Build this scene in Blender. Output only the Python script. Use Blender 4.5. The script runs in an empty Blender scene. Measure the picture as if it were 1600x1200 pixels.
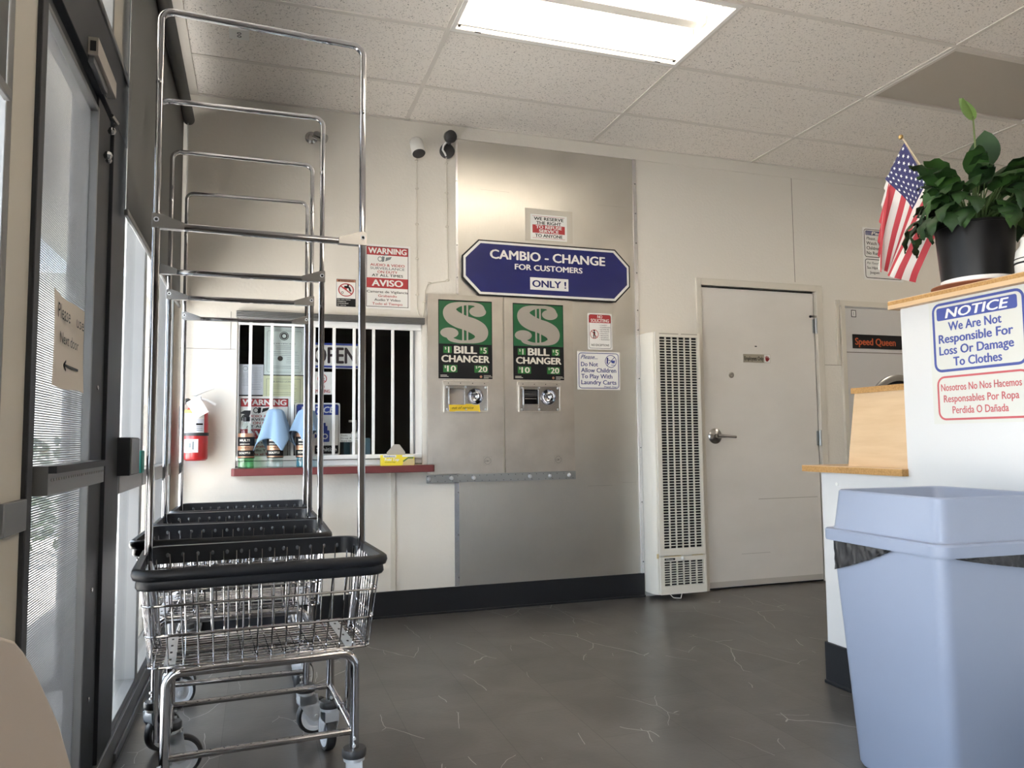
import bpy, math, random
from mathutils import Vector, Matrix
random.seed(7)
S = bpy.context.scene
COL = S.collection
R = math.radians

# ---------------------------------------------------------------- camera, sky, sun, exposure
cam_data = bpy.data.cameras.new('camera')
cam = bpy.data.objects.new('camera', cam_data)
COL.objects.link(cam)
S.camera = cam
cam_data.sensor_fit = 'HORIZONTAL'
cam_data.sensor_width = 36.0
cam_data.lens = 1195.14 / 1600 * 36.0
cam_data.clip_start = 0.02
cam_data.clip_end = 200
ax_r = Vector((0.94883001, -0.31561585, -0.01040432))
ax_u = Vector((-0.01319006, -0.07252847, 0.99727912))
ax_f = Vector((0.31551171, 0.94611112, 0.07298018))
m = Matrix((ax_r, ax_u, -ax_f)).transposed().to_4x4()
m.translation = Vector((0, 0, 1.00837))
cam.matrix_world = m

world = bpy.data.worlds.new('sky')
S.world = world
world.use_nodes = True
bg = world.node_tree.nodes['Background']
bg.inputs[0].default_value = (0.76, 0.87, 1.0, 1)
bg.inputs[1].default_value = 4.4

sun = bpy.data.objects.new('sun', bpy.data.lights.new('sun', 'SUN'))
COL.objects.link(sun)
sun.data.energy = 24.0
sun.data.angle = R(0.6)
sun.data.color = (1.0, 0.96, 0.90)
sun.rotation_euler = (R(-28), R(-12), 0)

S.view_settings.view_transform = 'Standard'
S.view_settings.look = 'None'
S.view_settings.gamma = 1.0
S.view_settings.use_curve_mapping = False
S.view_settings.exposure = 1.35
S.cycles.max_bounces = 10
S.cycles.diffuse_bounces = 5
S.cycles.transparent_max_bounces = 24
S.cycles.caustics_reflective = False
S.cycles.caustics_refractive = False
S.cycles.use_denoising = True
S.cycles.sample_clamp_indirect = 6.0

TUBE = 7.0

# ---------------------------------------------------------------- materials
MATS = {}


def mat(name, col, rough=0.5, metal=0.0, emit=0.0, spec=0.5, bump=None, var=None, trans=0.0, aniso=0.0, coat=0.0):
    if name in MATS:
        return MATS[name]
    M = bpy.data.materials.new(name)
    M.use_nodes = True
    nt = M.node_tree
    b = nt.nodes['Principled BSDF']
    b.inputs['Base Color'].default_value = (*col, 1)
    b.inputs['Roughness'].default_value = rough
    b.inputs['Metallic'].default_value = metal
    b.inputs['Specular IOR Level'].default_value = spec
    if aniso:
        b.inputs['Anisotropic'].default_value = aniso
    if coat:
        b.inputs['Coat Weight'].default_value = coat
    if trans:
        b.inputs['Transmission Weight'].default_value = trans
    if emit:
        b.inputs['Emission Color'].default_value = (*col, 1)
        b.inputs['Emission Strength'].default_value = emit
    if bump or var:
        tc = nt.nodes.new('ShaderNodeTexCoord')
    if bump:                                   # (scale, strength, (sx, sy, sz))
        mp = nt.nodes.new('ShaderNodeMapping')
        mp.inputs['Scale'].default_value = bump[2] if len(bump) > 2 else (1, 1, 1)
        nz = nt.nodes.new('ShaderNodeTexNoise')
        nz.inputs['Scale'].default_value = bump[0]
        nz.inputs['Detail'].default_value = 4
        bp = nt.nodes.new('ShaderNodeBump')
        bp.inputs['Strength'].default_value = bump[1]
        bp.inputs['Distance'].default_value = 0.004
        nt.links.new(tc.outputs['Object'], mp.inputs['Vector'])
        nt.links.new(mp.outputs['Vector'], nz.inputs['Vector'])
        nt.links.new(nz.outputs['Fac'], bp.inputs['Height'])
        nt.links.new(bp.outputs['Normal'], b.inputs['Normal'])
    if var:                                    # (scale, colour2, lo, hi, (sx,sy,sz))
        mp = nt.nodes.new('ShaderNodeMapping')
        mp.inputs['Scale'].default_value = var[4] if len(var) > 4 else (1, 1, 1)
        nz = nt.nodes.new('ShaderNodeTexNoise')
        nz.inputs['Scale'].default_value = var[0]
        nz.inputs['Detail'].default_value = 6
        rp = nt.nodes.new('ShaderNodeValToRGB')
        rp.color_ramp.elements[0].position = var[2]
        rp.color_ramp.elements[1].position = var[3]
        rp.color_ramp.elements[0].color = (*var[1], 1)
        rp.color_ramp.elements[1].color = (*col, 1)
        nt.links.new(tc.outputs['Object'], mp.inputs['Vector'])
        nt.links.new(mp.outputs['Vector'], nz.inputs['Vector'])
        nt.links.new(nz.outputs['Fac'], rp.inputs['Fac'])
        nt.links.new(rp.outputs['Color'], b.inputs['Base Color'])
    MATS[name] = M
    return M


def glass_mat(name, tint=(0.96, 0.97, 0.975), refl=1.0, base=0.04):
    M = bpy.data.materials.new(name)
    M.use_nodes = True
    nt = M.node_tree
    nt.nodes.clear()
    out = nt.nodes.new('ShaderNodeOutputMaterial')
    mix = nt.nodes.new('ShaderNodeMixShader')
    tr = nt.nodes.new('ShaderNodeBsdfTransparent')
    tr.inputs[0].default_value = (*tint, 1)
    gl = nt.nodes.new('ShaderNodeBsdfGlossy')
    gl.inputs['Roughness'].default_value = 0.02
    lw = nt.nodes.new('ShaderNodeLayerWeight')
    lw.inputs['Blend'].default_value = 0.5
    pw = nt.nodes.new('ShaderNodeMath')
    pw.operation = 'POWER'
    pw.inputs[1].default_value = 5.0
    ma = nt.nodes.new('ShaderNodeMath')
    ma.operation = 'MULTIPLY_ADD'
    ma.inputs[1].default_value = 0.95 * refl
    ma.inputs[2].default_value = base
    nt.links.new(lw.outputs['Facing'], pw.inputs[0])
    nt.links.new(pw.outputs[0], ma.inputs[0])
    nt.links.new(ma.outputs[0], mix.inputs[0])
    nt.links.new(tr.outputs[0], mix.inputs[1])
    nt.links.new(gl.outputs[0], mix.inputs[2])
    nt.links.new(mix.outputs[0], out.inputs[0])
    return M


def screen_mat():
    M = bpy.data.materials.new('perforated_screen')
    M.use_nodes = True
    nt = M.node_tree
    b = nt.nodes['Principled BSDF']
    b.inputs['Base Color'].default_value = (0.24, 0.25, 0.265, 1)
    b.inputs['Roughness'].default_value = 0.5
    out = nt.nodes['Material Output']
    mix = nt.nodes.new('ShaderNodeMixShader')
    tr = nt.nodes.new('ShaderNodeBsdfTransparent')
    tc = nt.nodes.new('ShaderNodeTexCoord')
    mp = nt.nodes.new('ShaderNodeMapping')
    mp.inputs['Scale'].default_value = (180, 180, 180)
    nt.links.new(tc.outputs['Object'], mp.inputs[0])
    sep = nt.nodes.new('ShaderNodeSeparateXYZ')
    nt.links.new(mp.outputs[0], sep.inputs[0])
    fr = []
    for k in (1, 2):
        f = nt.nodes.new('ShaderNodeMath'); f.operation = 'FRACT'
        g = nt.nodes.new('ShaderNodeMath'); g.operation = 'SUBTRACT'; g.inputs[1].default_value = 0.5
        h = nt.nodes.new('ShaderNodeMath'); h.operation = 'MULTIPLY'
        nt.links.new(sep.outputs[k], f.inputs[0]); nt.links.new(f.outputs[0], g.inputs[0])
        nt.links.new(g.outputs[0], h.inputs[0]); nt.links.new(g.outputs[0], h.inputs[1])
        fr.append(h)
    ad = nt.nodes.new('ShaderNodeMath'); ad.operation = 'ADD'
    nt.links.new(fr[0].outputs[0], ad.inputs[0]); nt.links.new(fr[1].outputs[0], ad.inputs[1])
    lt = nt.nodes.new('ShaderNodeMath'); lt.operation = 'LESS_THAN'; lt.inputs[1].default_value = 0.14
    nt.links.new(ad.outputs[0], lt.inputs[0])
    nt.links.new(lt.outputs[0], mix.inputs[0])
    nt.links.new(b.outputs[0], mix.inputs[1])
    nt.links.new(tr.outputs[0], mix.inputs[2])
    nt.links.new(mix.outputs[0], out.inputs[0])
    return M


def floor_mat():
    M = bpy.data.materials.new('dark_stone_vinyl')
    M.use_nodes = True
    nt = M.node_tree
    b = nt.nodes['Principled BSDF']
    b.inputs['Roughness'].default_value = 0.30
    b.inputs['Specular IOR Level'].default_value = 0.45
    tc = nt.nodes.new('ShaderNodeTexCoord')
    br = nt.nodes.new('ShaderNodeTexBrick')
    mp = nt.nodes.new('ShaderNodeMapping')
    mp.inputs['Rotation'].default_value = (0, 0, R(90))
    mp.inputs['Location'].default_value = (0, -0.205, 0)
    nt.links.new(tc.outputs['Object'], mp.inputs[0])
    nt.links.new(mp.outputs[0], br.inputs['Vector'])
    br.inputs['Scale'].default_value = 1
    br.inputs['Brick Width'].default_value = 0.61
    br.inputs['Row Height'].default_value = 0.305
    br.inputs['Mortar Size'].default_value = 0.0012
    br.inputs['Color1'].default_value = (0.092, 0.085, 0.079, 1)
    br.inputs['Color2'].default_value = (0.072, 0.067, 0.063, 1)
    br.inputs['Mortar'].default_value = (0.045, 0.042, 0.040, 1)

    def noise(scale, detail, dist=0.0, off=(0, 0, 0), sc=(1, 1, 1), rot=0.0):
        mm = nt.nodes.new('ShaderNodeMapping')
        mm.inputs['Location'].default_value = off
        mm.inputs['Scale'].default_value = sc
        mm.inputs['Rotation'].default_value = (0, 0, rot)
        nt.links.new(tc.outputs['Object'], mm.inputs[0])
        n = nt.nodes.new('ShaderNodeTexNoise')
        n.inputs['Scale'].default_value = scale
        n.inputs['Detail'].default_value = detail
        n.inputs['Distortion'].default_value = dist
        nt.links.new(mm.outputs[0], n.inputs['Vector'])
        return n

    def math_(op, a, bb=None, c=None):
        n = nt.nodes.new('ShaderNodeMath')
        n.operation = op
        for i, v in enumerate((a, bb, c)):
            if v is None:
                continue
            if isinstance(v, (int, float)):
                n.inputs[i].default_value = v
            else:
                nt.links.new(v, n.inputs[i])
        return n.outputs[0]
    mott = noise(3.0, 8, 1.0)
    mr = nt.nodes.new('ShaderNodeMapRange')
    mr.inputs['From Min'].default_value = 0.3
    mr.inputs['From Max'].default_value = 0.7
    mr.inputs['To Min'].default_value = 0.75
    mr.inputs['To Max'].default_value = 1.3
    nt.links.new(mott.outputs['Fac'], mr.inputs[0])
    mx = nt.nodes.new('ShaderNodeMix')
    mx.data_type = 'RGBA'
    mx.blend_type = 'MULTIPLY'
    mx.inputs[0].default_value = 1
    nt.links.new(br.outputs['Color'], mx.inputs[6])
    nt.links.new(mr.outputs[0], mx.inputs[7])
    veins = None
    for k, (off, rot, wd, sc, th) in enumerate((((3, 1, 0), 0.5, 0.0042, 2.6, 0.57), ((9, 4, 2), -0.4, 0.0030, 3.4, 0.60))):
        mm = nt.nodes.new('ShaderNodeMapping')
        mm.inputs['Location'].default_value = off
        mm.inputs['Rotation'].default_value = (0, 0, rot)
        mm.inputs['Scale'].default_value = (1.5, 0.7, 1)
        nt.links.new(tc.outputs['Object'], mm.inputs[0])
        wob = noise(5.0, 2, 0.0, off)
        vm = nt.nodes.new('ShaderNodeVectorMath')
        vm.operation = 'MULTIPLY_ADD'
        nt.links.new(wob.outputs['Color'], vm.inputs[0])
        vm.inputs[1].default_value = (0.10, 0.10, 0)
        nt.links.new(mm.outputs[0], vm.inputs[2])
        vo = nt.nodes.new('ShaderNodeTexVoronoi')
        vo.feature = 'DISTANCE_TO_EDGE'
        vo.voronoi_dimensions = '2D'
        vo.inputs['Scale'].default_value = sc
        nt.links.new(vm.outputs[0], vo.inputs['Vector'])
        thick = math_('MULTIPLY', noise(4.0, 1, 0.0, (off[1], 7, off[0])).outputs['Fac'], wd * 2)
        line = math_('LESS_THAN', vo.outputs['Distance'], thick)
        mask = noise(3.1, 1, 0.0, (off[1], off[0], 5))
        line = math_('MULTIPLY', line, math_('GREATER_THAN', mask.outputs['Fac'], th))
        veins = line if veins is None else math_('MAXIMUM', veins, line)
    mx2 = nt.nodes.new('ShaderNodeMix')
    mx2.data_type = 'RGBA'
    mx2.inputs[7].default_value = (0.44, 0.42, 0.40, 1)
    nt.links.new(math_('MULTIPLY', veins, 0.8), mx2.inputs[0])
    nt.links.new(mx.outputs[2], mx2.inputs[6])
    nt.links.new(mx2.outputs[2], b.inputs['Base Color'])
    n2 = noise(60, 4)
    bp = nt.nodes.new('ShaderNodeBump')
    bp.inputs['Strength'].default_value = 0.10
    bp.inputs['Distance'].default_value = 0.003
    nt.links.new(n2.outputs['Fac'], bp.inputs['Height'])
    nt.links.new(bp.outputs['Normal'], b.inputs['Normal'])
    return M


def ceiling_mat():
    M = bpy.data.materials.new('fissured_ceiling_tile')
    M.use_nodes = True
    nt = M.node_tree
    b = nt.nodes['Principled BSDF']
    b.inputs['Roughness'].default_value = 0.9
    b.inputs['Specular IOR Level'].default_value = 0.1
    tc = nt.nodes.new('ShaderNodeTexCoord')
    n = nt.nodes.new('ShaderNodeTexNoise')
    n.inputs['Scale'].default_value = 130
    n.inputs['Detail'].default_value = 3
    n.inputs['Distortion'].default_value = 0.8
    nt.links.new(tc.outputs['Object'], n.inputs['Vector'])
    rp = nt.nodes.new('ShaderNodeValToRGB')
    rp.color_ramp.elements[0].position = 0.33
    rp.color_ramp.elements[0].color = (0.36, 0.33, 0.30, 1)
    rp.color_ramp.elements[1].position = 0.41
    rp.color_ramp.elements[1].color = (0.86, 0.81, 0.755, 1)
    nt.links.new(n.outputs['Fac'], rp.inputs['Fac'])
    nt.links.new(rp.outputs['Color'], b.inputs['Base Color'])
    return M


WALL = mat('wall_paint', (0.74, 0.705, 0.645), 0.6, bump=(55, 0.35, (1, 1, 1)))
WALLB = mat('beige_paint', (0.50, 0.46, 0.39), 0.5)
TRIM = mat('trim_paint', (0.66, 0.62, 0.545), 0.45)
DOORP = mat('door_paint', (0.73, 0.70, 0.66), 0.4, var=(2.0, (0.69, 0.66, 0.62), 0.35, 0.6, (1, 1, 2)))
SEAM = mat('seam_shadow_gap', (0.16, 0.14, 0.12), 0.9)
BLACK = mat('black_rubber', (0.008, 0.009, 0.012), 0.38, spec=0.35)
BASEB = mat('black_cove_base', (0.008, 0.009, 0.012), 0.45)
DARKF = mat('dark_bronze_frame', (0.030, 0.032, 0.036), 0.5, 0.0, spec=0.25)
GREYF = mat('grey_aluminium_frame', (0.20, 0.20, 0.20), 0.40, 0.7)
SHADE = mat('grey_shade_fabric', (0.17, 0.17, 0.165), 0.9)
STEEL = mat('brushed_sheet_steel', (0.70, 0.675, 0.625), 0.30, 0.93, bump=(1100, 0.24, (1, 1, 0.01)),
            var=(2.5, (0.63, 0.61, 0.565), 0.3, 0.65))
STEEL2 = mat('brushed_changer_steel', (0.70, 0.655, 0.60), 0.31, 0.92, bump=(1100, 0.24, (1, 1, 0.01)),
             var=(6.0, (0.60, 0.56, 0.51), 0.35, 0.65))
GALV = mat('galvanised_steel', (0.42, 0.44, 0.45), 0.42, 0.9)
CHROME = mat('chrome', (0.52, 0.52, 0.54), 0.06, 1.0)
CHROMED = mat('satin_chrome', (0.50, 0.49, 0.48), 0.22, 1.0)
ZINC = mat('zinc_caster', (0.62, 0.64, 0.67), 0.35, 0.45)
WHITE = mat('white_enamel', (0.80, 0.79, 0.76), 0.35)
WHITEP = mat('white_powder_coat', (0.84, 0.84, 0.83), 0.4)
HEATW = mat('heater_enamel', (0.74, 0.71, 0.64), 0.4)
PAPER = mat('white_paper', (0.80, 0.80, 0.78), 0.7)
SIGNW = mat('sign_white', (0.80, 0.79, 0.77), 0.35)
INK = mat('black_ink', (0.010, 0.010, 0.012), 0.5, spec=0.25)
REDI = mat('red_ink', (0.42, 0.035, 0.04), 0.45)
BLUEI = mat('blue_ink', (0.03, 0.04, 0.20), 0.35)
NAVY = mat('navy_sign_blue', (0.016, 0.020, 0.13), 0.22)
NBLUE = mat('notice_blue', (0.03, 0.055, 0.32), 0.35)
LBLUE = mat('faded_blue_ink', (0.05, 0.075, 0.30), 0.4)
LRED = mat('faded_red_ink', (0.50, 0.09, 0.10), 0.4)
GREEN = mat('decal_green', (0.012, 0.11, 0.04), 0.35)
GREEN2 = mat('decal_price_green', (0.02, 0.16, 0.03), 0.4)
SILV = mat('decal_silver', (0.50, 0.46, 0.42), 0.35, 0.6)
CREAM = mat('decal_cream', (0.72, 0.68, 0.60), 0.4)
YELL = mat('yellow_paper', (0.80, 0.55, 0.03), 0.6)
CNTR = mat('counter_white', (0.64, 0.64, 0.635), 0.35)
PLY = mat('light_birch', (0.66, 0.47, 0.28), 0.5, var=(5, (0.60, 0.41, 0.235), 0.35, 0.7, (1, 1, 9)))
PART = mat('particle_board_edge', (0.48, 0.27, 0.095), 0.7, var=(140, (0.36, 0.19, 0.06), 0.35, 0.65))
BIN = mat('grey_blue_plastic', (0.265, 0.305, 0.40), 0.38, bump=(120, 0.05))
BAG = mat('black_bin_liner', (0.018, 0.018, 0.020), 0.32)
MAROON = mat('maroon_sill', (0.16, 0.035, 0.035), 0.45)
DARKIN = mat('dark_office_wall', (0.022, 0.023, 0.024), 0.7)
FLOOR = floor_mat()
TILE = ceiling_mat()
GRIDM = mat('ceiling_grid_paint', (0.70, 0.655, 0.60), 0.5)
ROOMD = mat('rear_wall_paint', (0.40, 0.37, 0.33), 0.6)
GLASS = glass_mat('clear_glass')
GLASSW = glass_mat('booth_glass', (0.93, 0.94, 0.94), base=0.018)
MESH = screen_mat()
TUBEM = mat('lit_fluorescent_tube', (1.0, 0.91, 0.78), 0.5, emit=TUBE)
REFL = mat('fixture_white', (0.86, 0.84, 0.80), 0.4)
EXTR = mat('extinguisher_red', (0.50, 0.025, 0.025), 0.28, coat=0.4)
CLOTH = mat('blue_microfibre', (0.23, 0.345, 0.50), 0.95, bump=(500, 0.5))
CLEARP = glass_mat('clear_plastic', (0.90, 0.94, 0.93), 1.0, 0.06)
LIQG = glass_mat('green_liquid', (0.62, 0.90, 0.66), 0.4)
LIQB = glass_mat('blue_liquid', (0.45, 0.80, 0.94), 0.4)
COPPER = mat('copper_label', (0.55, 0.30, 0.19), 0.3, 0.6)
LEAF = mat('dark_leaf', (0.020, 0.052, 0.014), 0.5, spec=0.25, var=(9, (0.010, 0.030, 0.010), 0.35, 0.65))
LEAF2 = mat('leaf', (0.035, 0.088, 0.020), 0.5, spec=0.25, var=(9, (0.02, 0.055, 0.015), 0.35, 0.65))
SPATHE = mat('green_spathe', (0.085, 0.15, 0.03), 0.5)
TERRA = mat('terracotta_plastic', (0.33, 0.12, 0.06), 0.55)
POTB = mat('black_pot', (0.007, 0.007, 0.008), 0.30, spec=0.3)
SOIL = mat('potting_soil', (0.03, 0.02, 0.012), 0.95)
FLAGR = mat('flag_red', (0.42, 0.035, 0.05), 0.7)
FLAGW = mat('flag_white', (0.62, 0.585, 0.56), 0.7)
FLAGB = mat('flag_blue', (0.022, 0.022, 0.10), 0.7)
BRASS = mat('gilt_finial', (0.45, 0.30, 0.12), 0.35, 0.8)
CHAIRP = mat('beige_chair_plastic', (0.46, 0.40, 0.345), 0.45)
DARKP = mat('dark_grey_plastic', (0.03, 0.03, 0.032), 0.45)
TEAL = mat('teal_side', (0.02, 0.22, 0.19), 0.6)
PALEG = mat('pale_green_certificate', (0.62, 0.69, 0.68), 0.7)
PALEY = mat('pale_yellow_licence', (0.62, 0.63, 0.42), 0.7)
LILAC = mat('grey_letter', (0.58, 0.59, 0.65), 0.7)
FAINT = mat('faint_print_and_gap_shade', (0.20, 0.22, 0.23), 0.7)
CONC = mat('pale_concrete', (0.62, 0.59, 0.55), 0.85, var=(1.2, (0.54, 0.51, 0.48), 0.35, 0.65))
STUCCO = mat('white_stucco', (0.68, 0.64, 0.57), 0.85)
ENAM = mat('dryer_enamel', (0.62, 0.605, 0.60), 0.3)
ORED = mat('orange_red_lettering', (0.55, 0.10, 0.03), 0.4)
YLAB = mat('yellow_label', (0.85, 0.68, 0.05), 0.5)
DARKG = mat('dark_grey_lens', (0.035, 0.034, 0.036), 0.35)
DIFF = mat('grey_light_diffuser', (0.47, 0.425, 0.365), 0.45)
STAIN = mat('yellowed_paint', (0.62, 0.50, 0.27), 0.5)


# ---------------------------------------------------------------- mesh helpers
class Fr:
    """a frame on a surface: 2-D coordinates (a, b) and depth d towards the viewer side"""
    def __init__(s, o, u, v, n):
        s.o, s.u, s.v, s.n = Vector(o), Vector(u), Vector(v), Vector(n)

    def P(s, a, b, d=0.0):
        return s.o + s.u * a + s.v * b + s.n * d


def origin_of(o):
    p = Vector((0, 0, 0))
    while o is not None:
        p += o.location
        o = o.parent
    return p


class MB:
    def __init__(s, material=None):
        s.v, s.f, s.fm, s.mats = [], [], [], []
        s.cur = 0
        if material:
            s.m(material)

    def m(s, material):
        if material not in s.mats:
            s.mats.append(material)
        s.cur = s.mats.index(material)
        return s

    def add(s, vs, fs):
        k = len(s.v)
        s.v += [Vector(p) for p in vs]
        s.f += [[i + k for i in f] for f in fs]
        s.fm += [s.cur] * len(fs)
        return s

    def box(s, x0, x1, y0, y1, z0, z1):
        vs = [(x, y, z) for z in (z0, z1) for y in (y0, y1) for x in (x0, x1)]
        return s.add(vs, [(0, 2, 3, 1), (4, 5, 7, 6), (0, 1, 5, 4), (2, 6, 7, 3), (0, 4, 6, 2), (1, 3, 7, 5)])

    def prism(s, fr, pts, d0, d1, back=True):
        n = len(pts)
        vs = [fr.P(a, b, d1) for a, b in pts] + [fr.P(a, b, d0) for a, b in pts]
        fs = [list(range(n))] + ([list(range(2 * n - 1, n - 1, -1))] if back else [])
        fs += [(i, n + i, n + (i + 1) % n, (i + 1) % n) for i in range(n)]
        return s.add(vs, fs)

    def flat(s, fr, pts, d):
        return s.add([fr.P(a, b, d) for a, b in pts], [list(range(len(pts)))])

    def rect(s, fr, a0, b0, a1, b1, d0, d1, r=0.0):
        return s.prism(fr, rr(a0, b0, a1, b1, r), d0, d1)

    def ring(s, fr, po, pi, d0, d1):
        n = len(po)
        vs = [fr.P(a, b, d1) for a, b in po] + [fr.P(a, b, d1) for a, b in pi] + \
             [fr.P(a, b, d0) for a, b in po] + [fr.P(a, b, d0) for a, b in pi]
        fs = []
        for i in range(n):
            j = (i + 1) % n
            fs += [(i, j, n + j, n + i), (i, 2 * n + i, 2 * n + j, j), (n + i, n + j, 3 * n + j, 3 * n + i),
                   (2 * n + i, 3 * n + i, 3 * n + j, 2 * n + j)]
        return s.add(vs, fs)

    def border(s, fr, a0, b0, a1, b1, w, r, d0, d1):
        return s.ring(fr, rr(a0, b0, a1, b1, r), rr(a0 + w, b0 + w, a1 - w, b1 - w, max(r - w, 0.0005)), d0, d1)

    def annulus(s, fr, ca, cb, ro, ri, d0, d1, n=32, sq=1.0):
        c = lambda r: [(ca + r * math.cos(2 * math.pi * i / n), cb + sq * r * math.sin(2 * math.pi * i / n)) for i in range(n)]
        return s.ring(fr, c(ro), c(ri), d0, d1)

    def disc(s, fr, ca, cb, r, d0, d1, n=24, sq=1.0):
        return s.prism(fr, [(ca + r * math.cos(2 * math.pi * i / n), cb + sq * r * math.sin(2 * math.pi * i / n)) for i in range(n)], d0, d1)

    def line(s, fr, a0, b0, a1, b1, w, d0, d1):
        L = math.hypot(a1 - a0, b1 - b0) or 1
        nx, ny = -(b1 - b0) / L * w / 2, (a1 - a0) / L * w / 2
        return s.prism(fr, [(a0 + nx, b0 + ny), (a0 - nx, b0 - ny), (a1 - nx, b1 - ny), (a1 + nx, b1 + ny)][::-1], d0, d1)

    def tube(s, path, r, n=8, closed=False, rs=None):
        P = [Vector(p) for p in path]
        k = len(P)
        T = []
        for i in range(k):
            a = P[(i - 1) % k] if (closed or i > 0) else P[0]
            b = P[(i + 1) % k] if (closed or i < k - 1) else P[-1]
            T.append((b - a).normalized())
        ref = Vector((0, 0, 1)) if abs(T[0].z) < 0.9 else Vector((1, 0, 0))
        u = T[0].cross(ref).normalized()
        vs = []
        for i in range(k):
            u = (u - T[i] * u.dot(T[i]))
            u = u.normalized() if u.length > 1e-6 else T[i].orthogonal().normalized()
            w = T[i].cross(u)
            q = rs[i] if rs else r
            for j in range(n):
                t = 2 * math.pi * j / n
                vs.append(P[i] + u * (q * math.cos(t)) + w * (q * math.sin(t)))
        fs = []
        for i in range(k if closed else k - 1):
            i2 = (i + 1) % k
            fs += [(i * n + j, i * n + (j + 1) % n, i2 * n + (j + 1) % n, i2 * n + j) for j in range(n)]
        if not closed:
            fs += [list(range(n - 1, -1, -1)), list(range((k - 1) * n, k * n))]
        return s.add(vs, fs)

    def cyl(s, p0, p1, r, n=16, r1=None):
        return s.tube([p0, p1], r, n, rs=[r, r if r1 is None else r1])

    def lathe(s, prof, c, axis=(0, 0, 1), n=24, cap=True):
        A = Vector(axis).normalized()
        u = A.orthogonal().normalized()
        w = A.cross(u)
        c = Vector(c)
        vs, fs = [], []
        for r, h in prof:
            vs += [c + A * h + u * (r * math.cos(2 * math.pi * j / n)) + w * (r * math.sin(2 * math.pi * j / n)) for j in range(n)]
        for i in range(len(prof) - 1):
            fs += [(i * n + j, i * n + (j + 1) % n, (i + 1) * n + (j + 1) % n, (i + 1) * n + j) for j in range(n)]
        if cap and prof[0][0] > 1e-5:
            fs.append(list(range(n - 1, -1, -1)))
        if cap and prof[-1][0] > 1e-5:
            fs.append(list(range((len(prof) - 1) * n, len(prof) * n)))
        return s.add(vs, fs)

    def ball(s, c, r, n=12, sq=(1, 1, 1)):
        vs, fs = [], []
        for i in range(n // 2 + 1):
            t = math.pi * i / (n // 2)
            for j in range(n):
                p = 2 * math.pi * j / n
                vs.append((c[0] + sq[0] * r * math.sin(t) * math.cos(p), c[1] + sq[1] * r * math.sin(t) * math.sin(p), c[2] + sq[2] * r * math.cos(t)))
        for i in range(n // 2):
            fs += [(i * n + j, (i + 1) * n + j, (i + 1) * n + (j + 1) % n, i * n + (j + 1) % n) for j in range(n)]
        return s.add(vs, fs)

    def grid(s, fn, nu, nv, flip=False):
        vs = [fn(i / nu, j / nv) for i in range(nu + 1) for j in range(nv + 1)]
        fs = []
        for i in range(nu):
            for j in range(nv):
                a = i * (nv + 1) + j
                q = (a, a + 1, a + nv + 2, a + nv + 1)
                fs.append(q[::-1] if flip else q)
        return s.add(vs, fs)

    def text(s, fr, txt, ca, cb, h, d, w=None, bold=0.0, shear=0.0, align='C', space=1.0):
        """one line: cap height h, centred on (ca, cb); width w when given"""
        e = bold * .95
        vs, fs, (x0, x1), cap = glyphs(txt, 0.0, shear, space)
        sv = h / cap
        sh = (w / (x1 - x0)) if w else sv
        o = {'C': ca - sh * (x0 + x1) / 2, 'L': ca - sh * x0, 'R': ca - sh * x1}[align]
        for k, (ex, ey) in enumerate(((0, 0), (-e, 0), (e, 0), (0, -e * .5), (0, e * .5)) if e > 0 else ((0, 0),)):
            s.add([fr.P(o + sh * (x + ex), cb - h / 2 + sv * (y + ey), d + k * 2.5e-5) for x, y in vs], fs)
        return s

    def sweep_xz(s, path, y, hn, hy, r=.003):
        """path of (x, z) or (x, z, y) points; section half sizes hn (in plane) and hy (along y)"""
        sec = rr(-hn, -hy, hn, hy, r, 3)
        k, q = len(path), len(sec)
        vs = []
        for i in range(k):
            a, b = path[max(i - 1, 0)], path[min(i + 1, k - 1)]
            l = math.hypot(b[0] - a[0], b[1] - a[1]) or 1
            nx, nz = -(b[1] - a[1]) / l, (b[0] - a[0]) / l
            yy = path[i][2] if len(path[i]) > 2 else y
            vs += [(path[i][0] + nx * o, yy + p, path[i][1] + nz * o) for o, p in sec]
        fs = [(i * q + j, i * q + (j + 1) % q, (i + 1) * q + (j + 1) % q, (i + 1) * q + j) for i in range(k - 1) for j in range(q)]
        fs += [list(range(q - 1, -1, -1)), list(range((k - 1) * q, k * q))]
        return s.add(vs, fs)

    def build(s, name, parent=None, local=False, smooth=True, angle=35, bevel=0.0, solid=0.0, subsurf=0, off=None):
        me = bpy.data.meshes.new(name)
        base = Vector((0, 0, 0)) if local else (Vector(off) if off else origin_of(parent))
        me.from_pydata([tuple(p - base) for p in s.v], [], s.f)
        for M in s.mats:
            me.materials.append(M)
        me.polygons.foreach_set('material_index', s.fm)
        if smooth:
            me.polygons.foreach_set('use_smooth', [True] * len(me.polygons))
            me.set_sharp_from_angle(angle=R(angle))
        me.update()
        o = bpy.data.objects.new(name, me)
        COL.objects.link(o)
        if parent is not None:
            o.parent = parent
        elif off:
            o.location = off
        if solid:
            md = o.modifiers.new('solid', 'SOLIDIFY')
            md.thickness = solid
            md.offset = 0
        if bevel:
            md = o.modifiers.new('bevel', 'BEVEL')
            md.width = bevel
            md.segments = 2
            md.limit_method = 'ANGLE'
            md.angle_limit = R(40)
        if subsurf:
            md = o.modifiers.new('sub', 'SUBSURF')
            md.levels = md.render_levels = subsurf
        return o


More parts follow.
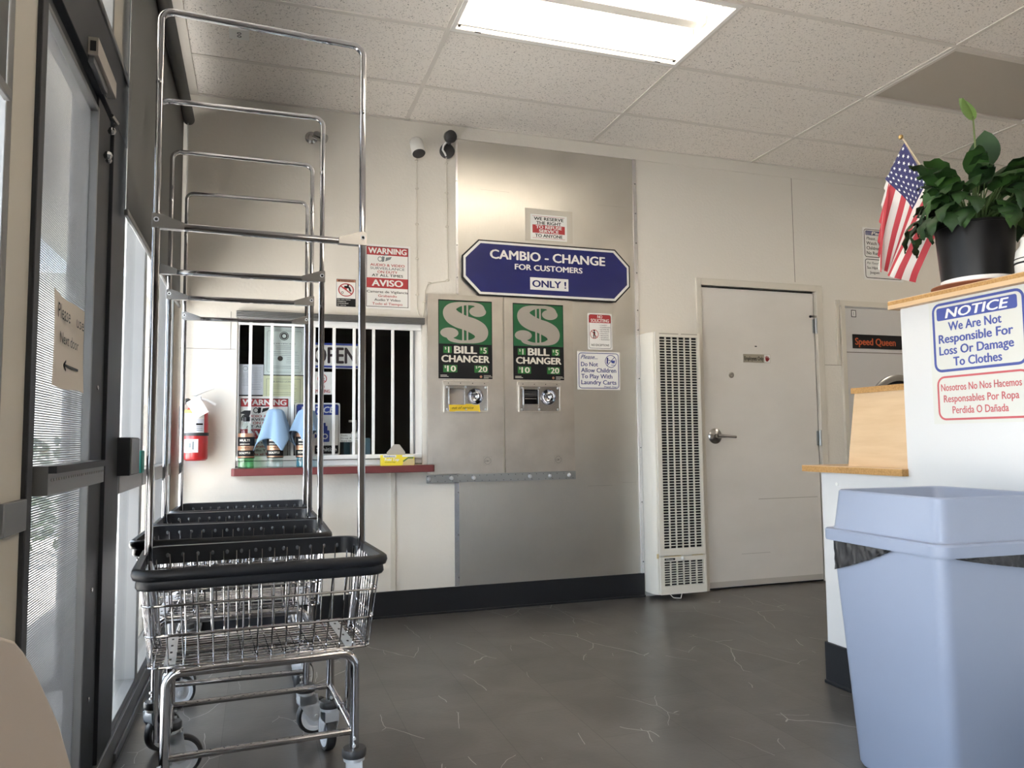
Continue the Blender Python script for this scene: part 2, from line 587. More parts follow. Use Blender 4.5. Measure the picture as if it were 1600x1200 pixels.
def rr(a0, b0, a1, b1, r=0.0, k=5):
    if r <= 0:
        return [(a0, b0), (a1, b0), (a1, b1), (a0, b1)]
    pts = []
    for cx, cy, t0 in ((a1 - r, b0 + r, -90), (a1 - r, b1 - r, 0), (a0 + r, b1 - r, 90), (a0 + r, b0 + r, 180)):
        for i in range(k + 1):
            t = R(t0 + 90 * i / k)
            pts.append((cx + r * math.cos(t), cy + r * math.sin(t)))
    return pts


_G = {}
_CAP = []


def cap_height():
    if not _CAP:
        _CAP.append(0.69)
        v = glyphs('H', 0.0, 0.0)[0]
        _CAP[0] = max(p[1] for p in v) - min(p[1] for p in v)
    return _CAP[0]


def glyphs(txt, bold, shear, space=1.0):
    key = (txt, bold, shear, space)
    if key in _G:
        return _G[key]
    cu = bpy.data.curves.new('lettering', 'FONT')
    cu.body = txt
    cu.resolution_u = 3
    cu.offset = bold
    cu.shear = shear
    cu.space_character = space
    ob = bpy.data.objects.new('lettering', cu)
    COL.objects.link(ob)
    dg = bpy.context.evaluated_depsgraph_get()
    me = bpy.data.meshes.new_from_object(ob.evaluated_get(dg))
    vs = [(v.co.x, v.co.y) for v in me.vertices]
    fs = [list(p.vertices) for p in me.polygons]
    bpy.data.objects.remove(ob)
    bpy.data.curves.remove(cu)
    bpy.data.meshes.remove(me)
    if not vs:
        vs, fs = [(0, 0), (1, 0), (1, 1)], [[0, 1, 2]]
    xs = [p[0] for p in vs]
    cap = cap_height() + 2 * bold
    vs = [(x, y + bold) for x, y in vs]
    _G[key] = (vs, fs, (min(xs), max(xs)), cap)
    return _G[key]


def tag(o, label=None, cat=None, group=None, kind=None):
    for k, v in (('label', label), ('category', cat), ('group', group), ('kind', kind)):
        if v:
            o[k] = v
    return o


def thing(name, loc, label, cat, group=None, rz=0.0):
    o = bpy.data.objects.new(name, None)
    COL.objects.link(o)
    o.location = loc
    o.rotation_euler = (0, 0, rz)
    o.empty_display_size = 0.05
    return tag(o, label, cat, group)


def struct(name, mb, parent=None, **kw):
    o = mb.build(name, parent, **kw)
    if parent is None:
        o['kind'] = 'structure'
    return o


def copy_tree(o, parent=None):
    c = o.copy()
    COL.objects.link(c)
    if parent is not None:
        c.parent = parent
    for ch in list(o.children):
        copy_tree(ch, c)
    return c


D = 4.4733                       # distance of the back wall
XL = -0.43                       # storefront line on the left
CEIL = 2.947
FW = Fr((0, D, 0), (1, 0, 0), (0, 0, 1), (0, -1, 0))          # back wall: (x, z)
FWIN = Fr((0, D + 0.045, 0), (1, 0, 0), (0, 0, 1), (0, -1, 0))  # behind the booth glass
FX = Fr((2.25, 0, 0), (0, -1, 0), (0, 0, 1), (-1, 0, 0))      # counter side: (-y, z)
# ---------------------------------------------------------------- the room shell
struct('floor', MB(FLOOR).box(-0.62, 6.4, -5.2, D + 0.14, -0.06, 0.0), smooth=False)

# back wall with openings for the service window, the staff door and the dryer
WX0, WX1, WZ0, WZ1 = -0.111, 0.928, 0.872, 1.738
DX0, DX1, DZ1 = 2.845, 3.800, 2.048
YX0, YX1, YZ1 = 4.040, 4.800, 1.955
mb = MB(WALL)
for x0, x1, z0, z1 in ((-0.62, WX0, 0, 3.1), (WX0, WX1, 0, WZ0), (WX0, WX1, WZ1, 3.1), (WX1, 1.05, 0, 3.1), (1.05, 1.80, 0, 1.17), (1.05, 1.80, 1.37, 3.1), (1.80, DX0, 0, 3.1), (DX0, DX1, DZ1, 3.1),
                       (DX1, YX0, 0, 3.1), (YX0, YX1, YZ1, 3.1), (YX1, 6.4, 0, 3.1)):
    mb.box(x0, x1, D, D + 0.12, z0, z1)
struct('wall_back', mb, smooth=False)
struct('wall_right', MB(ROOMD).box(6.28, 6.4, -5.2, D, 0, 3.1), smooth=False)
struct('wall_rear', MB(ROOMD).box(-0.62, 6.4, -5.2, -5.08, 0, 3.1), smooth=False)

# wall seams, battens and the raised frieze under the ceiling
struct('trim_1', MB(WALL).box(1.12, 4.9, D - 0.006, D, 2.868, CEIL), smooth=False)
mb = MB(SEAM)
mb.box(3.6265, 3.6295, D - 0.0012, D + 0.002, 2.11, 2.868)
mb.box(3.845, 4.04, D - 0.0012, D + 0.002, 1.521, 1.524)
mb.box(-0.40, -0.115, D - 0.0012, D + 0.002, 1.523, 1.5255)
mb.box(-0.146, -0.1435, D - 0.0012, D + 0.002, 1.5255, 1.735)
mb.box(3.85, 3.86, D - 0.0012, D + 0.002, 2.08, 2.082)
struct('trim_2', mb, smooth=False)
mb = MB(TRIM)
mb.box(0.742, 0.768, D - 0.007, D, 0.155, 0.826)
mb.box(3.972, 3.992, D - 0.012, D, 1.524, 1.995)
mb.box(3.992, 4.9, D - 0.02, D, 1.955, 1.995)
mb.box(4.005, 4.04, D - 0.02, D, 0, 1.955)
struct('trim_3', mb, smooth=False)
mb = MB(BASEB)
mb.box(-0.40, 2.372, D - 0.010, D, 0.0, 0.148)
mb.box(-0.40, 2.372, D - 0.022, D - 0.010, 0.0, 0.012)
struct('baseboard_back', mb, bevel=0.002)

# ceiling: lay-in tiles in a painted grid, y lines every 0.605, x lines every 1.22
XS = [-0.385 + 0, 0.835, 2.055, 3.290, 4.500, 5.72, 6.3]
YS = [D, 4.005, 3.400, 2.795, 2.19, 1.585, 0.98, 0.375, -0.23, -0.835, -1.44, -2.045, -2.65, -3.255, -3.86, -4.465, -5.08]
LIGHTS = {(1, 2), (1, 6), (1, 10), (4, 6), (4, 10), (4, 2)}
OFFLIGHT = {(3, 2)}
mb = MB(TILE)
gr = MB(GRIDM)
for i in range(len(XS) - 1):
    for j in range(len(YS) - 1):
        if (i, j) in LIGHTS or (i, j) in OFFLIGHT:
            continue
        mb.box(XS[i] + 0.003, XS[i + 1] - 0.003, YS[j + 1] + 0.003, YS[j] - 0.003, CEIL + 0.004, CEIL + 0.02)
struct('ceiling', mb, smooth=False)
for x in XS[1:-1]:
    gr.box(x - 0.012, x + 0.012, YS[-1], D, CEIL - 0.001, CEIL + 0.004)
for y in YS[1:-1]:
    gr.box(-0.47, 6.3, y - 0.012, y + 0.012, CEIL - 0.0005, CEIL + 0.0038)
gr.box(-0.47, 6.3, D - 0.018, D, CEIL - 0.001, CEIL + 0.004)
gr.box(-0.47, -0.335, -5.08, D, CEIL - 0.0012, CEIL + 0.004)
struct('trim_4', gr, smooth=False)
struct('roof_slab', MB(WALLB).box(-0.62, 6.4, -5.2, D + 0.12, 3.13, 3.2), smooth=False)


def ceiling_light(i, j, label, n=0):
    x0, x1, y0, y1 = XS[i], XS[i + 1], YS[j + 1], YS[j]
    t = thing('ceiling_light', ((x0 + x1) / 2, (y0 + y1) / 2, CEIL), label, 'ceiling light', 'fluorescent ceiling lights')
    h = MB(REFL)
    a, z0, z1 = 0.045, CEIL + 0.002, CEIL + 0.115
    h.box(x0 + 0.012, x1 - 0.012, y0 + 0.012, y1 - 0.012, z1, z1 + 0.004)
    for ya, yb in ((y0 + 0.012, y0 + a), (y1 - 0.012, y1 - a)):
        h.add([(x0 + .012, ya, z0), (x1 - .012, ya, z0), (x1 - .012, yb, z1), (x0 + .012, yb, z1)], [(0, 1, 2, 3)])
    for xa, xb in ((x0 + 0.012, x0 + .028), (x1 - 0.012, x1 - .028)):
        h.add([(xa, y0 + .012, z0), (xa, y1 - .012, z0), (xb, y1 - .012, z1), (xb, y0 + .012, z1)], [(0, 1, 2, 3)])
    h.build('housing', t, smooth=False)
    f = MB(REFL)
    w = 0.02
    f.box(x0 + .006, x1 - .006, y1 - .012 - w, y1 - .006, CEIL - 0.006, CEIL + .003)
    f.box(x0 + .006, x1 - .006, y0 + .006, y0 + .012 + w, CEIL - 0.006, CEIL + .003)
    f.box(x0 + .006, x0 + .006 + w, y0 + .026, y1 - .026, CEIL - 0.006, CEIL + .003)
    f.box(x1 - .006 - w, x1 - .006, y0 + .026, y1 - .026, CEIL - 0.006, CEIL + .003)
    f.box(x0 + .03, x1 - .03, y1 - .062, y1 - .050, CEIL + .004, CEIL + .012)
    f.m(FAINT).box(x0 + .03, x1 - .03, y1 - .050, y1 - .047, CEIL + .006, CEIL + .010)  # grey strip painting the shadow of the gap beside the lip rail
    f.m(INK)
    for xx in (x0 + .034, x1 - .046):
        f.box(xx, xx + .012, y1 - .060, y1 - .046, CEIL - .002, CEIL + .004)
    for xx in (x0 + .12, x1 - .14):
        f.box(xx, xx + .03, y1 - .036, y1 - .030, CEIL - .008, CEIL - .006)
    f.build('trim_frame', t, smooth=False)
    yc = (y0 + y1) / 2
    b = MB(REFL)
    fr = Fr((0, 0, 0), (0, 1, 0), (0, 0, 1), (1, 0, 0))
    b.prism(fr, [(yc - .055, z1), (yc - .03, CEIL + .055), (yc + .03, CEIL + .055), (yc + .055, z1)], x0 + .03, x1 - .03)
    b.build('ballast_cover', t, smooth=False)
    for dy in (-.195, -.095, .095, .195):
        tb = MB(TUBEM).cyl((x0 + .055, yc + dy, CEIL + .072), (x1 - .055, yc + dy, CEIL + .072), 0.0127, 12).build('tube', t)
        for xx, s in ((x0 + .03, 1), (x1 - .03, -1)):
            sk = MB(REFL)
            sk.box(min(xx, xx + s * .014), max(xx, xx + s * .014), yc + dy - .016, yc + dy + .016, CEIL + .05, z1)
            sk.cyl((xx + s * .014, yc + dy, CEIL + .072), (xx + s * .027, yc + dy, CEIL + .072), .0135, 12)
            sk.build('socket', t)
    return t


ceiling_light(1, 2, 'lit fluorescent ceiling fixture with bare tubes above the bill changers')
for q in sorted(LIGHTS - {(1, 2)}):  # fixtures out of view, added to light the scene
    ceiling_light(q[0], q[1], {(1, 6): 'added lit fluorescent ceiling fixture out of view above the middle of the room', (1, 10): 'added lit fluorescent ceiling fixture out of view towards the rear, left row',
                               (4, 6): 'added lit fluorescent ceiling fixture out of view right of the counter', (4, 10): 'added lit fluorescent ceiling fixture out of view towards the rear, right row',
                               (4, 2): 'added lit fluorescent ceiling fixture out of view right of the unlit panel'}[q])
x0, x1, y0, y1 = XS[3], XS[4], YS[3], YS[2]
t = thing('ceiling_light_panel', ((x0 + x1) / 2, (y0 + y1) / 2, CEIL), 'unlit brown grey ceiling light panel above the potted plant', 'ceiling light')
MB(DIFF).box(x0 + .03, x1 - .03, y0 + .03, y1 - .03, CEIL + .006, CEIL + .012).build('diffuser', t, smooth=False)
f = MB(GRIDM)
f.box(x0 + .008, x1 - .008, y1 - .03, y1 - .008, CEIL - .004, CEIL + .010).box(x0 + .008, x1 - .008, y0 + .008, y0 + .03, CEIL - .004, CEIL + .010)
f.box(x0 + .008, x0 + .03, y0 + .03, y1 - .03, CEIL - .004, CEIL + .010).box(x1 - .03, x1 - .008, y0 + .03, y1 - .03, CEIL - .004, CEIL + .010)
f.build('frame', t, smooth=False)

# ---------------------------------------------------------------- storefront on the left
FL = Fr((XL, 0, 0), (0, 1, 0), (0, 0, 1), (1, 0, 0))          # (y, z), depth towards the room


def bar(mb, y0, y1, z0, z1, d0=-0.07, d1=0.005):
    return mb.rect(FL, y0, z0, y1, z1, d0, d1)


mb = MB(WALLB)
bar(mb, 1.565, 1.705, 0.0, 3.0, -0.08, 0.0)
bar(mb, 2.515, 2.80, 2.222, 3.0, -0.08, 0.0)
bar(mb, -5.2, 4.48, 2.85, 3.1, -0.14, -0.08)
bar(mb, 4.43, D, 0.0, 3.0, -0.12, -0.005)
mb.m(ROOMD)
bar(mb, -5.2, -2.335, 0, 2.85, -0.12, 0.0)  # unseen stretch made windowless to cut daylight from the rear
struct('wall_left', mb, smooth=False)

# door with the perforated screen
dr = thing('door_2', (XL, 2.2, 0), None, None)
dr['kind'] = 'structure'
mb = MB(DARKF)
bar(mb, 1.705, 1.745, 0, 2.205, -0.07, 0.010)
bar(mb, 1.745, 2.775, 1.995, 2.205, -0.07, 0.006)
bar(mb, 2.545, 2.775, 0, 1.995, -0.07, 0.004)
mb.m(GREYF)
bar(mb, 1.705, 2.775, 2.205, 2.222, -0.07, 0.012)
mb.m(DARKF)
bar(mb, 2.775, 2.782, 0.08, 2.205, -0.07, 0.002)
mb.build('door_frame', dr, bevel=0.002)
mb = MB(DARKF)
bar(mb, 1.75, 1.80, 0.01, 1.99, -0.05, -0.012)
bar(mb, 2.36, 2.54, 0.01, 1.99, -0.05, -0.006)
bar(mb, 1.80, 2.36, 0.01, 0.14, -0.05, -0.012)
bar(mb, 1.80, 2.36, 1.955, 1.99, -0.05, -0.012)
mb.m(GREYF)
bar(mb, 2.352, 2.36, 0.14, 0.90, -0.05, -0.004)
bar(mb, 2.352, 2.36, 0.96, 1.955, -0.05, -0.004)
bar(mb, 1.80, 2.36, 1.944, 1.958, -0.05, -0.006)
mb.m(CHROMED)
for z in (1.17, .60, .30):
    mb.disc(FL, 2.45, z, .007, -.006, -.003, 10)
mb.build('door_leaf', dr, bevel=0.0015)
MB(MESH).rect(FL, 1.80, .14, 2.352, 1.948, -0.026, -0.024).build('screen', dr, smooth=False)
MB(GLASS).rect(FL, 1.80, .14, 2.352, 1.948, -0.043, -0.037).build('glass', dr, smooth=False)
mb = MB(GREYF)
mb.rect(FL, 1.775, .905, 2.372, .965, -0.012, 0.030)
mb.m(DARKF).rect(FL, 1.775, .950, 2.372, .965, 0.030, 0.045)
mb.m(CHROMED)
for k in range(26):
    mb.disc(FL, 1.80 + k * .0222, .936, .003, 0.030, 0.0315, 8)
mb.build('push_bar', dr)
mb = MB(mat('closer_body', (0.42, 0.38, 0.33), 0.5)).rect(FL, 2.135, 2.006, 2.40, 2.053, 0.006, 0.030)
mb.m(DARKP).rect(FL, 2.1335, 2.016, 2.135, 2.043, 0.011, 0.025)
c = mb.build('door_closer', dr, bevel=0.003)
MB(GREYF).rect(FL, 2.14, 1.986, 2.33, 2.0055, 0.006, 0.020).build('closer_bracket', c, bevel=0.002)
mb = MB(CHROMED)
mb.tube([FL.P(2.40, 1.955, .02), FL.P(2.43, 1.945, .03), FL.P(2.455, 1.95, .02)], .006, 6)
mb.ball(FL.P(2.455, 1.93, .012), .012, 8).ball(FL.P(2.44, 1.85, .006), .013, 8).ball(FL.P(2.455, 1.84, .006), .009, 8)
mb.build('closer_arm', dr)

# glazing: left of the column, above the door, and the two bays before the back wall
n = 0


def bay(y0, y1, z0=0.085, z1=2.85, rail=True, frame=0.03):
    global n
    n += 1
    w = thing('window_%d' % n, (XL, (y0 + y1) / 2, 0), None, None)
    w['kind'] = 'structure'
    mb = MB(GREYF)
    bar(mb, y0, y0 + frame, z0, z1, -0.07, 0.0)
    bar(mb, y1 - frame, y1, z0, z1, -0.07, 0.0)
    bar(mb, y0 + frame, y1 - frame, z0, z0 + .03, -0.07, 0.0)
    bar(mb, y0 + frame, y1 - frame, z1 - .05, z1, -0.07, 0.0)
    mb.build('window_frame', w, bevel=0.002)
    if rail:
        bar(MB(GREYF), y0 + frame, y1 - frame, .845, .905, -0.07, 0.002).build('middle_rail', w, bevel=0.002)
        bar(MB(GLASS), y0 + frame, y1 - frame, z0 + .03, .845, -0.043, -0.037).build('lower_glass', w, smooth=False)
        bar(MB(GLASS), y0 + frame, y1 - frame, .905, z1 - .05, -0.043, -0.037).build('upper_glass', w, smooth=False)
    else:
        bar(MB(GLASS), y0 + frame, y1 - frame, z0 + .03, z1 - .05, -0.043, -0.037).build('glass', w, smooth=False)
    return w


bay(2.782, 3.33)
bay(3.33, 4.43)
bay(1.705, 2.515, 2.222, 2.85, rail=False, frame=0.02)
for k in range(3):
    bay(1.565 - 1.30 * (k + 1), 1.565 - 1.30 * k)
mb = MB(GREYF)
bar(mb, -2.335, 4.43, 0.0, 0.085, -0.10, 0.010)
bar(mb, 2.782, 4.44, 0.0, 0.028, 0.010, 0.018)
bar(mb, 1.565, 1.705, 0.845, 0.905, 0.0, 0.012)
struct('trim_5', mb, bevel=0.002)
struct('trim_6', bar(MB(GREYF), -2.335, 1.565, 2.85, 2.95, -0.08, 0.0), smooth=False)

# roller shade drawn half down over the two bays
t = thing('roller_shade', (XL + .06, 3.6, 2.78), 'dark grey roller shade hanging half down over the window beside the carts', 'window shade')
MB(SHADE).cyl((XL + .052, 2.64, 2.785), (XL + .052, 4.44, 2.785), .030, 20).build('roller_tube', t)
mb = MB(SHADE)
mb.grid(lambda u, v: Vector((XL + .024 + .0035 * math.sin(u * 9), 2.66 + 1.773 * u, 1.755 + 1.03 * v)), 40, 6)
mb.build('shade_fabric', t, solid=.0012)
MB(GREYF).box(XL + .018, XL + .031, 2.66, 4.433, 1.737, 1.757).build('hem_bar', t, bevel=.003)
mb = MB(WHITEP).tube([(XL + .05, 4.415, 2.77), (XL + .052, 4.415, 1.9), (XL + .05, 4.41, 1.1)], .0022, 6)
mb.m(WHITEP)
for z in (1.62, 1.56, 1.42):
    mb.ball((XL + .052, 4.413, z), .008, 8)
mb.build('bead_chain', t)

t = thing('roller_shade', (XL + .06, -.4, 2.78), 'grey roller shade hanging half down left of the beige column', 'window shade')
MB(SHADE).cyl((XL + .052, -2.30, 2.785), (XL + .052, 1.45, 2.785), .030, 20).build('roller_tube', t)
MB(SHADE).grid(lambda u, v: Vector((XL + .024 + .0035 * math.sin(u * 30), -2.30 + 3.75 * u, 1.60 + 1.185 * v)), 60, 6).build('shade_fabric', t, solid=.0012)
MB(GREYF).box(XL + .018, XL + .031, -2.30, 1.45, 1.585, 1.605).build('hem_bar', t, bevel=.003)

# ---------------------------------------------------------------- outside
struct('ground_outside', MB(CONC).box(-30, -0.57, -25, 30, -0.16, -0.06), smooth=False)
struct('canopy_outside', MB(STUCCO).box(-1.9, -0.58, -9, 9.0, 2.9, 3.15), smooth=False)  # canopy over the walkway, added to keep direct sun out of the room
struct('wall_outside', MB(STUCCO).box(-14, -0.62, 12.0, 12.3, -0.1, 3.4).box(-14.3, -14, -20, 12.3, -.1, 1.1), smooth=False)
t = thing('dark_band_post', (-.80, 3.95, -.06), 'added dark post outside, standing in for the dark band behind the door screen', 'post')  # added post, standing in for the soft dark band on the screen
MB(DARKF).cyl((-.80, 3.95, -.06), (-.80, 3.95, 2.9), .045, 16).build('shaft', t)
MB(DARKF).box(-.88, -.72, 3.87, 4.03, -.06, -.04).build('base_plate', t)
random.seed(3)
mb = MB(LEAF2)
for k in range(420):
    a, e = random.uniform(0, 6.28), random.uniform(-1, 1)
    r = random.uniform(.25, .55)
    c = Vector((-1.9 + r * math.cos(a), 8.6 + r * math.sin(a), .55 + .5 * e))
    u = Vector((random.uniform(-1, 1), random.uniform(-1, 1), random.uniform(-1, 1))).normalized() * .07
    w = u.orthogonal().normalized() * .035
    mb.add([c - u, c + w, c + u, c - w], [(0, 1, 2, 3)])
tag(mb.build('shrub', None, off=(-1.9, 8.6, -.06)), 'green shrub outside, seen through the door screen', 'shrub')
# ---------------------------------------------------------------- staff door
dr = thing('door_1', (3.32, D, 0), None, None)
dr['kind'] = 'structure'
mb = MB(TRIM)
mb.rect(FW, 2.812, 0, 2.850, 2.094, -.02, .014)
mb.rect(FW, 3.797, 0, 3.848, 2.094, -.02, .014)
mb.rect(FW, 2.850, 2.048, 3.797, 2.094, -.02, .014)
mb.build('door_frame', dr, bevel=0.002)
mb = MB(DOORP).rect(FW, 2.862, .012, 3.787, 2.036, -.05, -.012)
mb.m(DARKIN)
mb.rect(FW, 2.846, .0, 3.80, .012, -.05, -.03).rect(FW, 2.846, 2.036, 3.80, 2.05, -.05, -.03)
mb.rect(FW, 2.846, .012, 2.862, 2.036, -.05, -.03).rect(FW, 3.787, .012, 3.80, 2.036, -.05, -.03)
mb.m(mat('door_scuff', (0.42, 0.39, 0.35), .6))
mb.rect(FW, 3.27, .585, 3.76, .589, -.012, -.0114).rect(FW, 3.12, .222, 3.35, .2245, -.012, -.0114)
mb.m(mat('door_dirt', (0.50, 0.47, 0.43), .6)).rect(FW, 2.866, .014, 3.783, .05, -.012, -.0116)
mb.build('door_leaf', dr, smooth=False)
MB(CHROMED).lathe([(.021, -.004), (.021, .001), (.012, .003), (.0, .0)], FW.P(3.083, 1.437, -.012), (0, -1, 0), 16).build('lock_cylinder', dr)
MB(INK).rect(FW, 3.279, 1.637, 3.296, 1.644, -.012, -.010).build('screw_hole', dr)
mb = MB(CHROMED)
mb.lathe([(.052, 0), (.052, .006), (.040, .014), (.018, .020), (.015, .045)], FW.P(2.938, 1.02, -.012), (0, -1, 0), 24)
mb.tube([FW.P(2.938, 1.02, .030), FW.P(2.96, 1.02, .040), FW.P(3.0, 1.018, .045), FW.P(3.068, 1.013, .040)], .011, 10, rs=[.013, .013, .010, .010])
mb.build('lever_handle', dr)
for z in (1.80, 1.0):
    MB(GALV).cyl(FW.P(3.793, z - .055, .004), FW.P(3.793, z + .055, .004), .010, 10).rect(FW, 3.772, z - .05, 3.793, z + .05, -.011, -.008).build('hinge', dr)
mb = MB(CHROMED).tube([FW.P(3.79, 1.868, .01), FW.P(3.76, 1.866, .025), FW.P(3.735, 1.864, .02)], .007, 6)
mb.m(INK).ball(FW.P(3.733, 1.864, .02), .010, 8)
mb.build('hinge_stop', dr)
FDR = Fr((0, D + .012, 0), (1, 0, 0), (0, 0, 1), (0, -1, 0))
mb = MB(mat('brushed_plaque', (0.48, 0.45, 0.38), .35, .8)).rect(FDR, 3.182, 1.527, 3.402, 1.585, 0, .003)
mb.m(INK).text(FDR, 'Employees Only', 3.268, 1.556, .026, .0034, w=.155, bold=.02)
mb.m(SIGNW).flat(FDR, rr(3.352, 1.529, 3.400, 1.583), .0033)
mb.m(REDI).disc(FDR, 3.375, 1.549, .013, .0033, .0037, 12)
for k, (a, l) in enumerate(((-.011, .018), (-.004, .023), (.003, .022), (.010, .018))):
    mb.line(FDR, 3.375 + a, 1.552, 3.375 + a * 1.2, 1.552 + l, .0055, .0033, .0037)
mb.line(FDR, 3.384, 1.544, 3.396, 1.560, .006, .0033, .0037)
tag(mb.build('door_plaque', None, off=(3.29, D, 1.556)), 'small metal employees only plaque with red hand on the white door', 'plaque')

# ---------------------------------------------------------------- steel sheet over the wall
t = thing('metal_wall_panel', (1.75, D, .15), 'tall brushed steel sheet covering the wall behind the bill changers', 'wall panel')
mb = MB(STEEL).rect(FW, 1.150, .150, 2.352, 1.172, 0, .004).rect(FW, 1.150, 1.368, 2.352, 2.866, 0, .004).rect(FW, 1.798, 1.172, 2.352, 1.368, 0, .004)
mb.m(mat('steel_scratch', (0.52, 0.50, 0.46), .5, .8))
mb.rect(FW, 1.30, 2.561, 1.485, 2.563, .004, .0044).rect(FW, 2.09, 2.535, 2.29, 2.5365, .004, .0044)
mb.rect(FW, 1.99, .712, 2.16, .715, .004, .0044).rect(FW, 2.23, .728, 2.33, .730, .004, .0044)
mb.build('sheet', t, smooth=False)
mb = MB(mat('bright_edge_strip', (0.75, 0.75, 0.76), .25, .9))
mb.rect(FW, 1.122, .150, 1.150, .762, 0, .007).rect(FW, 1.138, 1.9, 1.152, 2.866, 0, .006)
mb.rect(FW, 2.350, .140, 2.376, 2.868, 0, .008)
mb.m(INK)
for z in (.22, .6, .95, 1.4, 1.72, 1.85, 2.1, 2.3, 2.5, 2.7):
    mb.disc(FW, 2.366, z, .004, .008, .0085, 8)
for z in (.2, .45, .7, 2.0, 2.2, 2.4, 2.6):
    mb.disc(FW, 1.145, z, .003, .007, .0075, 8)
mb.build('edge_strip', t, smooth=False)

# ---------------------------------------------------------------- bill changers
FS = Fr((0, D - .016, 0), (1, 0, 0), (0, 0, 1), (0, -1, 0))


def big_s(mb, fr, x0, z0, x1, z1, d, body, gap):
    """fat dollar S drawn as a stroke whose width swells along its spine"""
    W, H = x1 - x0, z1 - z0
    spine = [(.86, .80, .06), (.80, .90, .10), (.66, .955, .085), (.50, .955, .075), (.36, .93, .12), (.235, .86, .20), (.19, .75, .30), (.24, .64, .36),
             (.36, .55, .36), (.50, .49, .34), (.64, .43, .36), (.765, .34, .36), (.80, .235, .31), (.765, .135, .20), (.65, .065, .11), (.50, .042, .07), (.36, .045, .08), (.20, .10, .10), (.13, .20, .06)]
    pts = []
    for i in range(len(spine) - 1):
        p0, p1, p2, p3 = spine[max(i - 1, 0)], spine[i], spine[i + 1], spine[min(i + 2, len(spine) - 1)]
        for k in range(8):
            u = k / 8
            pts.append([.5 * ((2 * b) + (-a + c) * u + (2 * a - 5 * b + 4 * c - e) * u * u + (-a + 3 * b - 3 * c + e) * u ** 3) for a, b, c, e in zip(p0, p1, p2, p3)])
    pts.append(list(spine[-1]))
    mb.m(body)
    blobs = [(x0 + a * W, z0 + b * H, w * H * .5 * 1.08, w * H * .5) for a, b, w in pts]
    blobs += [(x0 + .735 * W, z0 + .775 * H, .165 * W, .125 * H), (x0 + .180 * W, z0 + .245 * H, .175 * W, .125 * H)]

    def inside(px, pz):
        return max((1 - math.hypot((px - cx) / rx, (pz - cz) / rz)) * min(rx, rz) for cx, cz, rx, rz in blobs)
    N = 56
    val = [[inside(x0 + W * i / N, z0 + H * j / N) for j in range(N + 1)] for i in range(N + 1)]
    for i in range(N):
        for j in range(N):
            cs = [(i, j), (i + 1, j), (i + 1, j + 1), (i, j + 1)]
            poly = []
            for k in range(4):
                (ia, ja), (ib, jb) = cs[k], cs[(k + 1) % 4]
                va, vb = val[ia][ja], val[ib][jb]
                if va >= 0:
                    poly.append((ia, ja))
                if (va >= 0) != (vb >= 0):
                    f = va / (va - vb)
                    poly.append((ia + (ib - ia) * f, ja + (jb - ja) * f))
            if len(poly) > 2:
                mb.flat(fr, [(x0 + W * p / N, z0 + H * q / N) for p, q in poly], d)
    e = d
    for a in (.445, .530):
        for b0, b1 in ((.62, .94), (.06, .34)):
            mb.flat(fr, rr(x0 + W * (a - .017), z0 + H * b0, x0 + W * (a + .017), z0 + H * b1), e + .0001)


